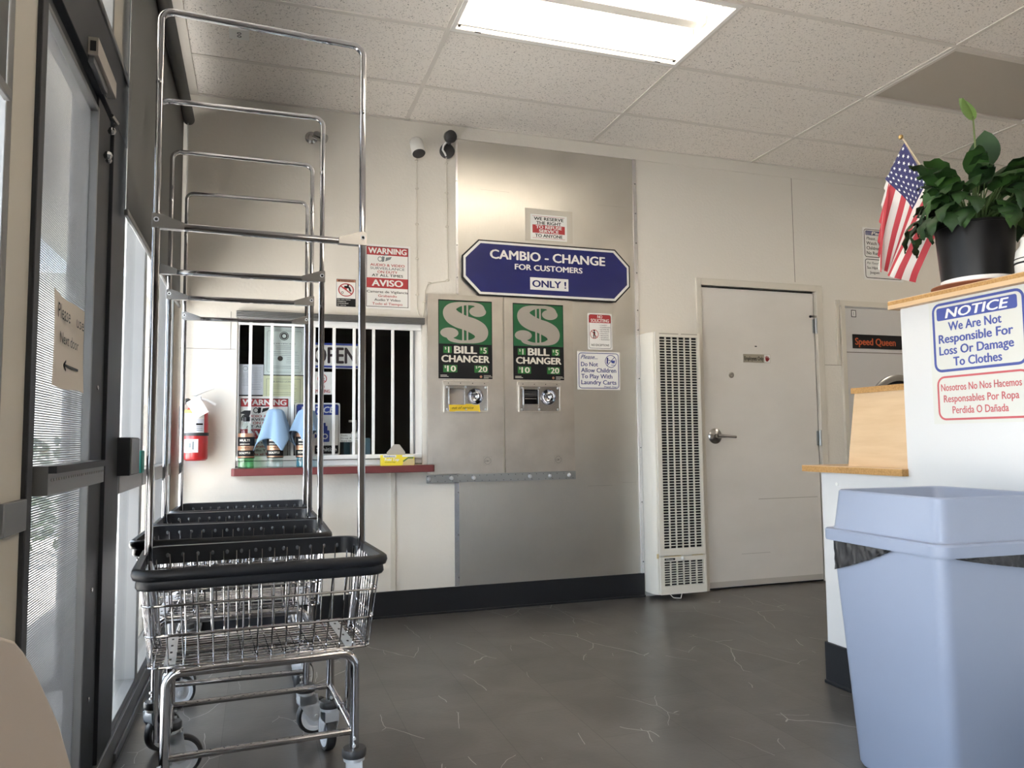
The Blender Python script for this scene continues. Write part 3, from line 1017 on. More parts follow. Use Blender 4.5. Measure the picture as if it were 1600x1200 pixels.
def changer(x0, x1, dx, first):
    cx = (x0 + x1) / 2
    t = thing('bill_changer', (cx, D, .815),
              'left steel bill changer beside the service window, slot taped over with yellow note' if first else 'right steel bill changer with open black bill slot, left of the cart rules sign',
              'bill changer', 'bill changers')
    o = dx + .030
    hole = (o + .026, 1.220, o + .250, 1.328)
    pn = MB(STEEL2)
    for q in ((x0, .812, x1, hole[1]), (x0, hole[3], x1, 1.890), (x0, hole[1], hole[0], hole[3]), (hole[2], hole[1], x1, hole[3])):
        pn.rect(FS, *q, -.012, 0)
    pn.build('front_panel', t, smooth=False)
    mb = MB(INK).flat(FS, rr(dx, 1.380, dx + .337, 1.858), .0006)
    mb.m(GREEN).flat(FS, rr(dx + .004, 1.590, dx + .333, 1.851), .0009)
    big_s(mb, FS, dx + .010, 1.594, dx + .331, 1.849, .0012, SILV, GREEN)
    mb.m(GREEN2)
    for a, b in ((.030, .082), (.257, .309)):
        mb.flat(FS, rr(dx + a, 1.534, dx + b, 1.575), .0009)
    mb.flat(FS, rr(dx + .029, 1.418, dx + .116, 1.462), .0009).flat(FS, rr(dx + .223, 1.418, dx + .309, 1.462), .0009)
    mb.m(CREAM)
    mb.text(FS, 'BILL', dx + .168, 1.555, .043, .0012, w=.138, bold=.045)
    mb.text(FS, 'CHANGER', dx + .169, 1.500, .040, .0012, w=.298, bold=.045)
    for s, a, b, w in (('1', .063, 1.554, None), ('5', .290, 1.554, None), ('10', .080, 1.440, .052), ('20', .275, 1.440, .056)):
        mb.text(FS, s, dx + a, b, .034, .0014, w=w, bold=.03)
    for a, b in ((.044, 1.563), (.267, 1.563), (.042, 1.451), (.236, 1.451)):
        mb.text(FS, '$', dx + a, b, .014, .0014, bold=.02)
    for b, w in ((1.4, .04), (1.392, .05)):
        mb.rect(FS, dx + .012, b - .0015, dx + .012 + w, b + .0015, .0005, .001)
    for b, w in ((1.401, .045), (1.393, .052), (1.386, .03)):
        mb.rect(FS, dx + .282, b - .0013, dx + .282 + w, b + .0013, .0005, .001)
    mb.m(COPPER).disc(FS, dx + .264, 1.394, .008, .0005, .001, 14)
    mb.build('bill_changer_decal', t, smooth=False)
    # bezel with slot and coin cup
    o = dx + .030
    bz = MB(STEEL2)
    bz.ring(FS, rr(o, 1.176, o + .281, 1.345, .008), rr(o + .010, 1.185, o + .271, 1.337, .006), 0, .012)
    bz.m(CHROMED)
    ps, pc = (o + .031, 1.224, o + .130, 1.322), (o + .196, 1.273, .049)
    plate = rr(o + .010, 1.185, o + .271, 1.337, .004)
    bz.rect(FS, o + .010, 1.185, ps[0], 1.337, 0, .006).rect(FS, ps[0], 1.185, ps[2], ps[1], 0, .006).rect(FS, ps[0], ps[3], ps[2], 1.337, 0, .006)
    n_ = 40
    cir = [(pc[0] + pc[2] * math.cos(2 * math.pi * k / n_), pc[1] + pc[2] * math.sin(2 * math.pi * k / n_)) for k in range(n_)]
    bxs = []
    lx0, lx1, lz0, lz1 = ps[2], o + .271, 1.185, 1.337
    for k in range(n_):
        c_, s_ = math.cos(2 * math.pi * k / n_), math.sin(2 * math.pi * k / n_)
        q_ = min(((lx1 if c_ > 0 else lx0) - pc[0]) / c_ if abs(c_) > 1e-6 else 9, ((lz1 if s_ > 0 else lz0) - pc[1]) / s_ if abs(s_) > 1e-6 else 9)
        bxs.append((pc[0] + c_ * q_, pc[1] + s_ * q_))
    bz.ring(FS, bxs, cir, 0, .006)
    bz.m(STEEL2)
    b = bz.build('bezel', t, bevel=.001)
    hg = MB(STEEL2).rect(FS, o - .004, 1.345, o + .285, 1.364, 0, .010)
    for k in range(13):
        hg.cyl(FS.P(o - .004 + k * .0222, 1.364, .008), FS.P(o + .014 + k * .0222, 1.364, .008), .004, 8)
    hg.m(INK)
    for k in range(4):
        hg.disc(FS, o + .028 + k * .075, 1.352, .003, .010, .0105, 8)
    hg.build('lid_hinge', t)
    cp = MB(CHROME)
    cp.lathe([(.0515, .003), (.0515, .007), (.048, .007)] + [(.048 * math.cos(R(9 * k)), .005 - .046 * math.sin(R(9 * k))) for k in range(11)], FS.P(pc[0], pc[1], .003), (0, -1, 0), 40, False)
    cp.m(CHROMED).tube([FS.P(pc[0] - .002, pc[1] + .012, .004), FS.P(pc[0] + .044, pc[1] - .016, .008)], .0022, 6)
    cp.m(SIGNW).rect(FS, pc[0] - .008, pc[1] + .020, pc[0] + .008, pc[1] + .025, -.03, -.012)
    cp.build('coin_cup', t)
    sl = MB(CHROMED).ring(FS, rr(ps[0] - .002, ps[1] - .002, ps[2] + .004, ps[3] + .002, .004), rr(ps[0] + .004, ps[1] + .004, ps[2] - .004, ps[3] - .004, .003), .001, .015)
    sl.m(mat('slot_backing_paper', (0.42, 0.37, 0.33), .7) if first else INK).rect(FS, ps[0], ps[1], ps[2], ps[3], -.010 if first else -.04, -.008 if first else -.038)
    if not first:
        sl.m(DARKP).rect(FS, ps[0] + .002, 1.275, ps[2] - .004, 1.312, -.02, -.005)
        sl.m(CHROMED).rect(FS, ps[0] + .008, 1.259, ps[2] - .014, 1.264, .002, .012)
        sl.rect(FS, ps[0] + .008, 1.290, ps[2] - .014, 1.292, .007, .009)
    sl.build('bill_slot', t, bevel=.001)
    for a, z in ((o + .020, 1.328), (o + .136, 1.329), (o + .260, 1.328), (o + .020, 1.195), (o + .136, 1.195), (o + .260, 1.195)):
        MB(ZINC).ball(FS.P(a, z, .006), .0075, 10, (1, .6, 1)).build('screw', t)
    st = MB(mat('sticker_clear', (0.50, 0.47, 0.43), .3, .6))
    sx = dx + .302 if first else dx + .290
    st.border(FS, sx - .025, .857, sx + .026, .911, .0015, .002, 0, .0006)
    st.m(DARKP).annulus(FS, sx, .884, .021, .0198, 0, .0007, 24).text(FS, 'C&C', sx, .884, .011, .0008, w=.03, shear=.4)
    st.build('round_sticker', t, smooth=False)


changer(.958, 1.428, 1.024, True)
changer(1.439, 1.899, 1.496, False)
mb = MB(mat('masking_strip_gap', (0.62, 0.58, 0.50), .6)).rect(FW, 1.428, .812, 1.439, 1.89, 0, .006)
struct('trim_7', mb, smooth=False)
random.seed(5)
mb = MB(YELL)
FN = Fr((0, D - .026, 0), (1, 0, 0), (0, 0, 1), (0, -1, 0))
mb.grid(lambda u, v: FN.P(1.084 + .190 * u + .004 * v, 1.228 - .046 * v - .002 * u, .001 + .003 * math.sin(5 * u + 2 * v)), 14, 4, True)
mb.m(INK).text(FN, 'out of service', 1.168, 1.205, .016, .0055, w=.135, shear=.35)
tag(mb.build('paper_note', None, off=(1.18, D - .026, 1.205), smooth=True), 'yellow handwritten paper strip taped across the left bill changer slot', 'note')
t = thing('metal_bracket_strip', (1.425, D, .762), 'galvanised strip with bolts under the two bill changers', 'metal strip')
mb = MB(GALV).prism(FW, [(.951, .760), (1.899, .760), (1.899, .810), (.951, .805)], .004, .022)
mb.m(INK)
for k in range(21):
    mb.disc(FW, .97 + k * .0455, .768, .0025, .022, .0225, 6).disc(FW, .955 + k * .0455, .799, .0025, .022, .0225, 6)
mb.build('strip', t, smooth=False)
for a in (.963, 1.098, 1.236, 1.594, 1.727, 1.856):
    MB(ZINC).lathe([(.013, 0), (.013, .002), (.010, .007), (.0, .009)], FW.P(a, .785, .022), (0, -1, 0), 12).build('bolt', t)

# ---------------------------------------------------------------- wall signs
FP = Fr((0, D - .004, 0), (1, 0, 0), (0, 0, 1), (0, -1, 0))      # on the steel sheet


def octo(x0, z0, x1, z1, c):
    return [(x0 + c, z0), (x1 - c, z0), (x1, z0 + c), (x1, z1 - c), (x1 - c, z1), (x0 + c, z1), (x0, z1 - c), (x0, z0 + c)]


mb = MB(INK).prism(FP, octo(1.171, 1.893, 2.305, 2.240, .104), .016, .022)
mb.m(SIGNW).flat(FP, octo(1.179, 1.901, 2.297, 2.232, .101), .0224)
mb.m(NAVY).flat(FP, octo(1.193, 1.915, 2.283, 2.218, .096), .0228)
mb.m(SIGNW)
mb.text(FP, 'CAMBIO - CHANGE', 1.738, 2.155, .055, .0234, w=.775, bold=.035)
mb.text(FP, 'FOR CUSTOMERS', 1.738, 2.085, .034, .0234, w=.455, bold=.035)
mb.flat(FP, rr(1.609, 1.946, 1.868, 2.024), .0232)
mb.m(NAVY).text(FP, 'ONLY !', 1.738, 1.985, .042, .0238, w=.225, bold=.035)
tag(mb.build('hanging_sign', None, off=(1.738, D - .02, 2.066), smooth=False), 'large navy octagonal change sign above the two bill changers', 'sign')

mb = MB(mat('clear_sleeve', (0.60, 0.56, 0.49), .15)).rect(FP, 1.588, 2.262, 1.912, 2.472, 0, .002)
mb.m(PAPER).rect(FP, 1.624, 2.272, 1.873, 2.436, .002, .0026)
mb.m(INK)
mb.text(FP, 'WE RESERVE', 1.748, 2.409, .020, .003, w=.200, bold=.03)
mb.text(FP, 'THE RIGHT', 1.748, 2.382, .020, .003, w=.168, bold=.03)
mb.text(FP, 'TO ANYONE', 1.748, 2.300, .020, .003, w=.185, bold=.03)
mb.m(REDI).flat(FP, rr(1.637, 2.316, 1.858, 2.369), .0029)
mb.flat(FP, rr(1.637, 2.424, 1.858, 2.426), .0029).flat(FP, rr(1.637, 2.283, 1.858, 2.285), .0029)
mb.m(PAPER).text(FP, 'TO REFUSE', 1.748, 2.355, .019, .0033, w=.175, bold=.035).text(FP, 'SERVICE', 1.748, 2.330, .019, .0033, w=.132, bold=.035)
tag(mb.build('paper_sign', None, off=(1.75, D - .004, 2.367), smooth=False), 'small right to refuse service notice in clear sleeve above the navy sign', 'sign')

mb = MB(SIGNW).rect(FP, 2.006, 1.582, 2.178, 1.818, 0, .003, .008)
mb.m(INK).border(FP, 2.014, 1.590, 2.170, 1.810, .0022, .012, .003, .0034)
mb.m(REDI).prism(FP, [(2.0155, 1.756), (2.1685, 1.756), (2.1685, 1.80), (2.160, 1.8085), (2.024, 1.8085), (2.0155, 1.80)], .003, .0036)
mb.m(SIGNW).text(FP, 'NO', 2.092, 1.796, .019, .004, w=.034, bold=.03).text(FP, 'SOLICITING', 2.092, 1.771, .020, .004, w=.128, bold=.035)
mb.m(INK)
for k, s in enumerate(('CHARITY', 'FUNDRAISER', 'ESTIMATES', 'PETITIONS', 'POLITICS', 'RELIGION', 'SALESMAN', 'TRADESMAN')):
    mb.text(FP, s, 2.096, 1.741 - k * .0133, .0075, .0036, w=.0068 * len(s), align='L')
    mb.rect(FP, 2.088, 1.740 - k * .0133, 2.0905, 1.7425 - k * .0133, .003, .0036)
mb.text(FP, 'NO EXCEPTIONS', 2.092, 1.612, .013, .0036, w=.125, bold=.015)
mb.rect(FP, 2.045, 1.673, 2.057, 1.698, .003, .0036).disc(FP, 2.051, 1.705, .0055, .003, .0036, 10)
mb.line(FP, 2.046, 1.676, 2.045, 1.655, .005, .003, .0036).line(FP, 2.056, 1.676, 2.057, 1.655, .005, .003, .0036)
mb.m(REDI).annulus(FP, 2.051, 1.682, .030, .0265, .003, .0038, 24).line(FP, 2.032, 1.703, 2.070, 1.661, .004, .003, .0038)
tag(mb.build('small_sign', None, off=(2.092, D - .004, 1.70), smooth=False), 'narrow red and white no soliciting sign right of the bill changers', 'sign')

mb = MB(SIGNW).rect(FP, 1.929, 1.324, 2.228, 1.568, 0, .003, .004)
mb.m(BLUEI).border(FP, 1.937, 1.332, 2.220, 1.560, .0042, .020, .003, .0036)
mb.text(FP, 'Please...', 1.953, 1.534, .026, .0036, w=.118, shear=.4, bold=.015, align='L')
for k, (s, w) in enumerate((('Do Not', .117), ('Allow Children', .245), ('To Play With', .217), ('Laundry Carts', .245))):
    mb.text(FP, s, 1.955, 1.487 - k * .0385, .027, .0036, w=w, bold=.022, align='L')
mb.text(FP, 'Thank You!', 2.160, 1.343, .011, .0036, w=.095, shear=.4, bold=.01)
mb.annulus(FP, 2.164, 1.508, .041, .0372, .003, .0036, 32).line(FP, 2.137, 1.480, 2.191, 1.536, .004, .003, .0036)
mb.disc(FP, 2.141, 1.527, .006, .003, .0036, 10).line(FP, 2.141, 1.522, 2.139, 1.492, .010, .003, .0036).line(FP, 2.143, 1.517, 2.162, 1.513, .004, .003, .0036)
mb.m(LBLUE).flat(FP, [(2.163, 1.514), (2.195, 1.514), (2.190, 1.495), (2.170, 1.497)], .0034).line(FP, 2.165, 1.484, 2.190, 1.484, .003, .003, .0035)
tag(mb.build('cart_rules_sign', None, off=(2.078, D - .004, 1.446), smooth=False), 'white and blue sign asking not to let children play with laundry carts', 'sign')


def camera_icon(mb, fr, cx, cz, s, d, dark, light):
    mb.m(dark)
    mb.disc(fr, cx - .75 * s, cz, .34 * s, d, d + .0004, 14, 1.1)
    mb.flat(fr, [(cx - .5 * s, cz - .42 * s), (cx - .15 * s, cz - .32 * s), (cx - .08 * s, cz + .36 * s), (cx - .45 * s, cz + .42 * s)], d + .0004)
    mb.flat(fr, [(cx, cz - .3 * s), (cx + .75 * s, cz + .02 * s), (cx + .95 * s, cz + .4 * s), (cx + .1 * s, cz + .26 * s)], d + .0004)
    mb.flat(fr, [(cx - .3 * s, cz + .5 * s), (cx + .5 * s, cz + .55 * s), (cx + .1 * s, cz + .8 * s)], d + .0004)
    mb.m(light).disc(fr, cx - .75 * s, cz, .24 * s, d + .0004, d + .0007, 12, 1.1)


def warning_sign(fr, x0, z0, x1, z1, aged):
    w, h = x1 - x0, z1 - z0
    cx = (x0 + x1) / 2
    mb = MB(SIGNW).rect(fr, x0, z0, x1, z1, 0, .003)
    e = .012 * w / .26
    mb.m(INK).border(fr, x0 + e, z0 + e, x1 - e, z1 - e, .003, .0006, .003, .0034)
    a0, a1 = x0 + e + .003, x1 - e - .003
    Z = lambda f: z0 + f * h
    mb.m(REDI).flat(fr, rr(a0, Z(.835), a1, Z(.965)), .0033).flat(fr, rr(a0, Z(.325), a1, Z(.48)), .0033)
    mb.m(SIGNW).text(fr, 'WARNING', cx, Z(.902), .085 * h, .0037, w=.82 * w, bold=.04)
    mb.text(fr, 'AVISO', cx, Z(.403), .095 * h, .0037, w=.66 * w, bold=.04)
    camera_icon(mb, fr, cx - .05 * w, Z(.775), .15 * w, .003, FAINT if aged else INK, SIGNW)
    mb.m(REDI).text(fr, 'AUDIO & VIDEO', cx, Z(.683), .038 * h, .0036, w=.74 * w, bold=.02)
    mb.text(fr, 'ON DUTY', cx, Z(.575), .038 * h, .0036, w=.43 * w, bold=.02)
    mb.text(fr, 'Grabando', cx, Z(.205), .036 * h, .0036, w=.40 * w, bold=.015)
    mb.text(fr, 'Todo el Tiempo', cx, Z(.082), .036 * h, .0036, w=.65 * w, bold=.015)
    mb.m(FAINT if aged else INK).text(fr, 'SURVEILLANCE', cx, Z(.630), .038 * h, .0036, w=.74 * w, bold=.02)
    mb.m(INK).text(fr, 'AT ALL TIMES', cx, Z(.522), .038 * h, .0036, w=.67 * w, bold=.02)
    mb.text(fr, 'Camaras de Vigilancia', cx, Z(.268), .036 * h, .0036, w=.88 * w, bold=.015)
    mb.text(fr, 'Audio Y Video', cx, Z(.143), .036 * h, .0036, w=.56 * w, bold=.015)
    return mb


mb = warning_sign(FW, .584, 1.785, .858, 2.170, True)
tag(mb.build('warning_sign', None, off=(.72, D, 1.975), smooth=False), 'tall red and white warning aviso sign on the wall above the service window', 'sign')
mb = warning_sign(FWIN, -.103, .915, .180, 1.268, False)
tag(mb.build('warning_sign', None, off=(.04, D + .045, 1.09), smooth=False), 'red and white warning aviso sign inside the window behind the spray bottle', 'sign')

mb = MB(SIGNW).rect(FW, .423, 1.788, .538, 1.953, 0, .002)
mb.m(INK).border(FW, .425, 1.790, .536, 1.951, .0018, .0006, .002, .0024).flat(FW, rr(.427, 1.792, .534, 1.838), .0023)
mb.m(mat('orange_band', (0.45, 0.20, 0.13), .5)).flat(FW, rr(.427, 1.934, .534, 1.949), .0023)
mb.m(INK).text(FW, 'WARNING', .486, 1.9415, .009, .0026, w=.075, bold=.02)
mb.flat(FW, [(.434, 1.937), (.446, 1.937), (.440, 1.947)], .0026)
mb.line(FW, .470, 1.905, .497, 1.905, .014, .002, .0024).line(FW, .497, 1.905, .506, 1.880, .010, .002, .0024).disc(FW, .492, 1.917, .006, .002, .0024, 10)
mb.annulus(FW, .460, 1.872, .007, .0045, .002, .0024, 12)
mb.m(REDI).annulus(FW, .4805, 1.888, .045, .039, .002, .0028, 28, .86).line(FW, .450, 1.910, .511, 1.866, .006, .002, .0028).line(FW, .461, 1.901, .485, 1.893, .008, .002, .0026)
mb.m(SIGNW)
for k, s in enumerate(('Do not leave', 'children', 'unattended', 'in carts')):
    mb.text(FW, s, .431, 1.831 - k * .0108, .0065, .0027, w=.0062 * len(s), align='L')
tag(mb.build('small_warning_sticker', None, off=(.48, D, 1.87), smooth=False), 'small sticker with a crossed red circle above the service window', 'sign')

# parents sign behind the flag
mb = MB(SIGNW).rect(FW, 4.246, 2.165, 4.612, 2.560, 0, .003)
mb.m(INK).border(FW, 4.258, 2.335, 4.600, 2.548, .005, .02, .003, .0034).border(FW, 4.258, 2.178, 4.600, 2.322, .005, .02, .003, .0034)
mb.m(NAVY).flat(FW, rr(4.272, 2.502, 4.586, 2.536, .006), .0034)
mb.m(SIGNW).text(FW, 'Parents', 4.429, 2.519, .022, .0038, w=.20, bold=.03, shear=.15)
mb.m(INK).text(FW, 'Please...', 4.278, 2.478, .022, .0036, shear=.35, bold=.01, align='L')
for k, s in enumerate(('Watch Your', 'Children', 'No Running')):
    mb.text(FW, s, 4.278, 2.442 - k * .037, .024, .0036, bold=.02, align='L')
mb.text(FW, 'Por Favor', 4.275, 2.292, .018, .0036, shear=.35, align='L')
mb.text(FW, 'Sus Hijos Que No', 4.275, 2.257, .019, .0036, bold=.015, align='L').text(FW, 'Jueguen', 4.30, 2.222, .019, .0036, bold=.015, align='L')
tag(mb.build('parents_sign', None, off=(4.43, D, 2.36), smooth=False), 'white parents notice on the far wall, partly hidden behind the flag', 'sign')

# ---------------------------------------------------------------- service window
w = thing('service_window', (.41, D, .87), 'barred service window with papers taped behind the glass', 'window')
mb = MB(GREYF)
mb.rect(FW, WX0 - .006, 1.700, WX1 + .012, 1.738, -.04, .030)
for k in range(4):
    mb.rect(FW, WX0 - .005, 1.703 + k * .009, WX1 + .010, 1.708 + k * .009, .030, .034)
mb.build('shutter_head', w, bevel=.002)
mb = MB(WHITEP)
mb.rect(FW, WX1 - .040, .878, WX1, 1.70, -.10, -.012).rect(FW, WX0, .878, WX0 + .012, 1.70, -.10, -.012)
mb.rect(FW, WX0 + .012, .874, WX1 - .04, .905, -.05, -.016)
mb.build('window_frame', w, bevel=.002)
mb = MB(WHITEP)
mb.rect(FW, -.105, 1.664, .922, 1.700, -.012, .006).rect(FW, -.108, .909, .925, .934, -.012, .006)
mb.build('bar_rail', w, bevel=.002)
for x in (-.04, .074, .188, .302, .415, .529, .641, .753, .865):
    MB(WHITEP).rect(FW, x - .0085, .934, x + .0085, 1.664, -.012, .004).build('security_bar', w, bevel=.002)
MB(GLASSW).rect(FW, WX0 + .012, .905, WX1 - .040, 1.70, -.040, -.034).build('glass', w, smooth=False)
s = MB(MAROON)
s.prism(Fr((0, 0, .829), (1, 0, 0), (0, 1, 0), (0, 0, 1)), [(-.129, D + .03), (-.129, D - .085), (-.115, D - .10), (.97, D - .10), (.982, D - .09), (.982, D + .03)], 0, .040)
tag(s.build('window_sill', None, off=(.42, D - .05, .83), bevel=.003), 'dark maroon sill shelf under the service window', 'shelf')
# the dark office behind the glass
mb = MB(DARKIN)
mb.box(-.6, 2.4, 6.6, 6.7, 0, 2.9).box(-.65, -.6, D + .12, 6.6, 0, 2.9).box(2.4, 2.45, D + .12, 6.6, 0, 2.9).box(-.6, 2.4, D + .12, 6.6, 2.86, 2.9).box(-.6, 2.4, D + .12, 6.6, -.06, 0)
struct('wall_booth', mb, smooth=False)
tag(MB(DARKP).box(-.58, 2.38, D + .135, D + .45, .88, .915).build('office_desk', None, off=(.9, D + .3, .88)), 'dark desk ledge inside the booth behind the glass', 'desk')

FI = Fr((0, D + .046, 0), (1, 0, 0), (0, 0, 1), (0, -1, 0))


def lines(mb, fr, x0, x1, z, n, dz, d, th=.0022):
    for k in range(n):
        a = random.uniform(0, .12) * (x1 - x0)
        mb.rect(fr, x0 + a, z - k * dz - th / 2, x1 - random.uniform(0, .12) * (x1 - x0), z - k * dz + th / 2, d, d + .0004)


mb = MB(PALEG).rect(FI, .033, 1.391, .253, 1.664, 0, .0012)
mb.m(FAINT).border(FI, .047, 1.405, .239, 1.642, .0018, .012, .0012, .0016)
mb.m(DARKG).disc(FI, .140, 1.613, .025, .0012, .0018, 24)
mb.m(PALEG).annulus(FI, .140, 1.613, .021, .019, .0018, .002, 24).disc(FI, .140, 1.613, .011, .0018, .002, 14)
mb.m(DARKG).disc(FI, .120, 1.484, .0145, .0012, .0018, 20)
mb.m(FAINT).text(FI, 'CERTIFICATE', .143, 1.569, .007, .0017, w=.12, bold=.02)
lines(mb, FI, .085, .20, 1.556, 3, .009, .0012)
lines(mb, FI, .060, .225, 1.522, 3, .010, .0012, .0016)
lines(mb, FI, .150, .228, 1.49, 4, .010, .0012, .0014)
lines(mb, FI, .060, .225, 1.440, 2, .010, .0012, .002)
mb.text(FI, 'CERTIFICATE OF REGISTRATION', .143, 1.6475, .005, .0017, w=.11)
tag(mb.build('certificate', None, off=(.14, D + .045, 1.53), smooth=False), 'pale green certificate with round dark seal behind the barred glass', 'certificate')
mb = MB(LILAC).rect(FI, -.099, 1.276, .030, 1.447, 0, .0012)
mb.m(FAINT).annulus(FI, -.066, 1.424, .013, .0105, .0012, .0018, 18).text(FI, 'NOTICE', -.066, 1.400, .005, .0017, w=.022)
lines(mb, FI, -.085, -.048, 1.392, 9, .008, .0012, .0014)
lines(mb, FI, -.032, .022, 1.43, 14, .0095, .0012, .0014)
tag(mb.build('paper_letter', None, off=(-.035, D + .045, 1.36), smooth=False), 'grey white printed letter taped left of the yellow licence', 'paper')
mb = MB(PALEY).rect(FI, .028, 1.223, .247, 1.386, -.0014, -.0002)
mb.m(FAINT).border(FI, .046, 1.21 + .02, .232, 1.368, .002, .0006, -.0002, .0002).text(FI, 'BUSINESS LICENSE', .139, 1.352, .010, .0004, w=.11, bold=.01)
lines(mb, FI, .06, .22, 1.332, 3, .010, -.0002, .0015)
lines(mb, FI, .06, .22, 1.290, 5, .011, -.0002, .0015)
tag(mb.build('business_licence', None, off=(.137, D + .046, 1.30), smooth=False), 'pale yellow business licence below the green certificate', 'certificate')
mb = MB(SIGNW).rect(FI, .203, .933, .455, 1.232, 0, .003, .012)
mb.m(NBLUE).prism(FI, [(.212, 1.163), (.446, 1.163), (.446, 1.214), (.437, 1.223), (.221, 1.223), (.212, 1.214)], .003, .0034)
mb.m(INK).border(FI, .211, .941, .447, 1.224, .0022, .010, .003, .0038)
mb.m(SIGNW).text(FI, 'NOTICE', .329, 1.193, .034, .0038, w=.185, bold=.03, shear=.2)
mb.m(NBLUE).rect(FI, .345, 1.008, .396, 1.075, .003, .0034, .006).rect(FI, .358, 1.075, .384, 1.10, .003, .0034).rect(FI, .362, 1.10, .374, 1.112, .003, .0034).line(FI, .352, 1.115, .374, 1.115, .006, .003, .0034)
mb.rect(FI, .255, 1.03, .325, 1.055, .003, .0034, .01).line(FI, .262, 1.055, .285, 1.085, .012, .003, .0034)
mb.m(SIGNW).annulus(FI, .371, 1.040, .016, .010, .0034, .0038, 18)
mb.m(INK).flat(FI, rr(.213, .943, .445, .988), .0034)
mb.m(SIGNW).text(FI, 'Please Sanitize', .329, .966, .022, .0038, w=.215, bold=.02)
tag(mb.build('sanitize_sign', None, off=(.33, D + .045, 1.08), smooth=False), 'blue and white notice sanitize sign leaning inside the window', 'sign')
mb = MB(SIGNW).rect(FI, .291, 1.433, .555, 1.580, 0, .002)
mb.m(NBLUE).flat(FI, rr(.291, 1.568, .555, 1.580), .0024).flat(FI, rr(.291, 1.437, .555, 1.449), .0024)
mb.m(mat('open_lettering', (0.035, 0.02, 0.03), .4)).text(FI, 'OPEN', .423, 1.509, .090, .0028, w=.24, bold=.035)
tag(mb.build('open_sign', None, off=(.42, D + .045, 1.5), smooth=False), 'black on white open sign with blue bands behind the bars', 'sign')
mb = MB(SIGNW).rect(FI, .294, 1.281, .410, 1.412, 0, .002, .004)
mb.m(REDI).annulus(FI, .353, 1.372, .027, .0225, .002, .0026, 24).line(FI, .335, 1.389, .371, 1.355, .004, .002, .0026)
mb.text(FI, 'NO', .352, 1.326, .016, .0026, w=.03, bold=.02).text(FI, 'SMOKING', .352, 1.300, .019, .0026, w=.09, bold=.025)
mb.m(INK).line(FI, .337, 1.372, .366, 1.372, .005, .002, .0024)
tag(mb.build('no_smoking_sign', None, off=(.352, D + .045, 1.345), smooth=False), 'small no smoking sign with red circle under the open sign', 'sign')
mb = MB(PAPER).rect(FI, .455, 1.006, .570, 1.055, 0, .001)
mb.m(INK).text(FI, 'Thanks.', .461, 1.044, .009, .0014, align='L', shear=.2).text(FI, 'Drop & Fold', .461, 1.029, .009, .0014, w=.10, align='L').text(FI, 'done by hand', .461, 1.014, .009, .0014, w=.10, align='L')
tag(mb.build('handwritten_note', None, off=(.51, D + .045, 1.03), smooth=False), 'white handwritten note strip behind the glass right of the sanitize sign', 'note')
t = thing('pump_bottle', (.56, D + .20, .915), 'white pump bottle on the desk behind the handwritten note', 'bottle')
MB(PAPER).lathe([(.028, 0), (.030, .01), (.030, .13), (.022, .15), (.010, .156)], (.56, D + .20, .915), n=16).build('body', t)
MB(PAPER).cyl((.56, D + .20, 1.071), (.56, D + .20, 1.125), .008, 10).box(.522, .566, D + .192, D + .208, 1.125, 1.138).build('pump_head', t, bevel=.002)
tag(MB(mat('pale_blue_tub', (0.16, 0.33, 0.45), .5)).rect(Fr((0, D + .40, 0), (1, 0, 0), (0, 0, 1), (0, -1, 0)), .50, .915, .66, 1.03, -.02, .14, .01).build('plastic_tub', None, off=(.58, D + .33, .915)), 'pale blue tub on the desk inside the booth under the note', 'tub')


# ---------------------------------------------------------------- things on the sill
def spray_bottle(x, y, liq, lh, label_txt, label):
    t = thing('spray_bottle', (x, y, .869), label, 'bottle', 'spray bottles on the sill')
    c = (x, y, .869)
    MB(CLEARP).lathe([(.040, 0), (.043, .006), (.043, .19), (.038, .215), (.022, .24), (.015, .247), (.015, .26)], c, n=20).build('bottle', t)
    if lh:
        MB(liq).lathe([(.0, .003), (.039, .003), (.0405, .008), (.0405, lh), (.0, lh)], c, n=20).build('liquid', t)
    fl = Fr((x, y, .869), (1, 0, 0), (0, 0, 1), (0, -1, 0))

    def band(M, z0, z1, r=.0436):
        lb.m(M)
        lb.grid(lambda u, v: Vector((x + r * math.sin((u - .5) * 4.2), y - r * math.cos((u - .5) * 4.2), .869 + z0 + (z1 - z0) * v)), 16, 1)
    lb = MB(INK)
    for M, z0, z1 in ((INK, .055, .19), (COPPER, .098, .122), (COPPER, .060, .066), (COPPER, .170, .19)):
        band(M, z0, z1, .0436 if M is INK else .0440)

    def ctext(s, z, h, w):
        vs, fs, (xa, xb), cap = glyphs(s, .03, 0)
        lb.add([(x + .0444 * math.sin(((p - xa) / (xb - xa) - .5) * w / .0444 - .18), y - .0444 * math.cos(((p - xa) / (xb - xa) - .5) * w / .0444 - .18), .869 + z - h / 2 + h * q / cap) for p, q in vs], fs)
    lb.m(CREAM)
    ctext(label_txt, .152, .012, .055)
    ctext('SURFACE CLEANER', .132, .006, .055)
    ctext('EUCALYPTUS', .084, .011, .062)
    lb.m(INK)
    ctext('SOAP +', .112, .007, .045)
    lb.build('label_wrap', t)
    sp = MB(BLACK)
    sp.lathe([(.017, .255), (.018, .262), (.018, .280), (.012, .284)], c, n=16)
    sp.prism(Fr((x, y - .009, .869), (1, 0, 0), (0, 0, 1), (0, -1, 0)), [(-.014, .28), (.012, .28), (.020, .298), (.022, .315), (-.012, .315), (-.030, .305), (-.028, .296), (-.012, .295)], -.018, 0)
    sp.tube([(x - .014, y, 1.160), (x - .024, y, 1.145), (x - .024, y, 1.128)], .004, 6)
    sp.build('spray_trigger', t, bevel=.002)
    return t


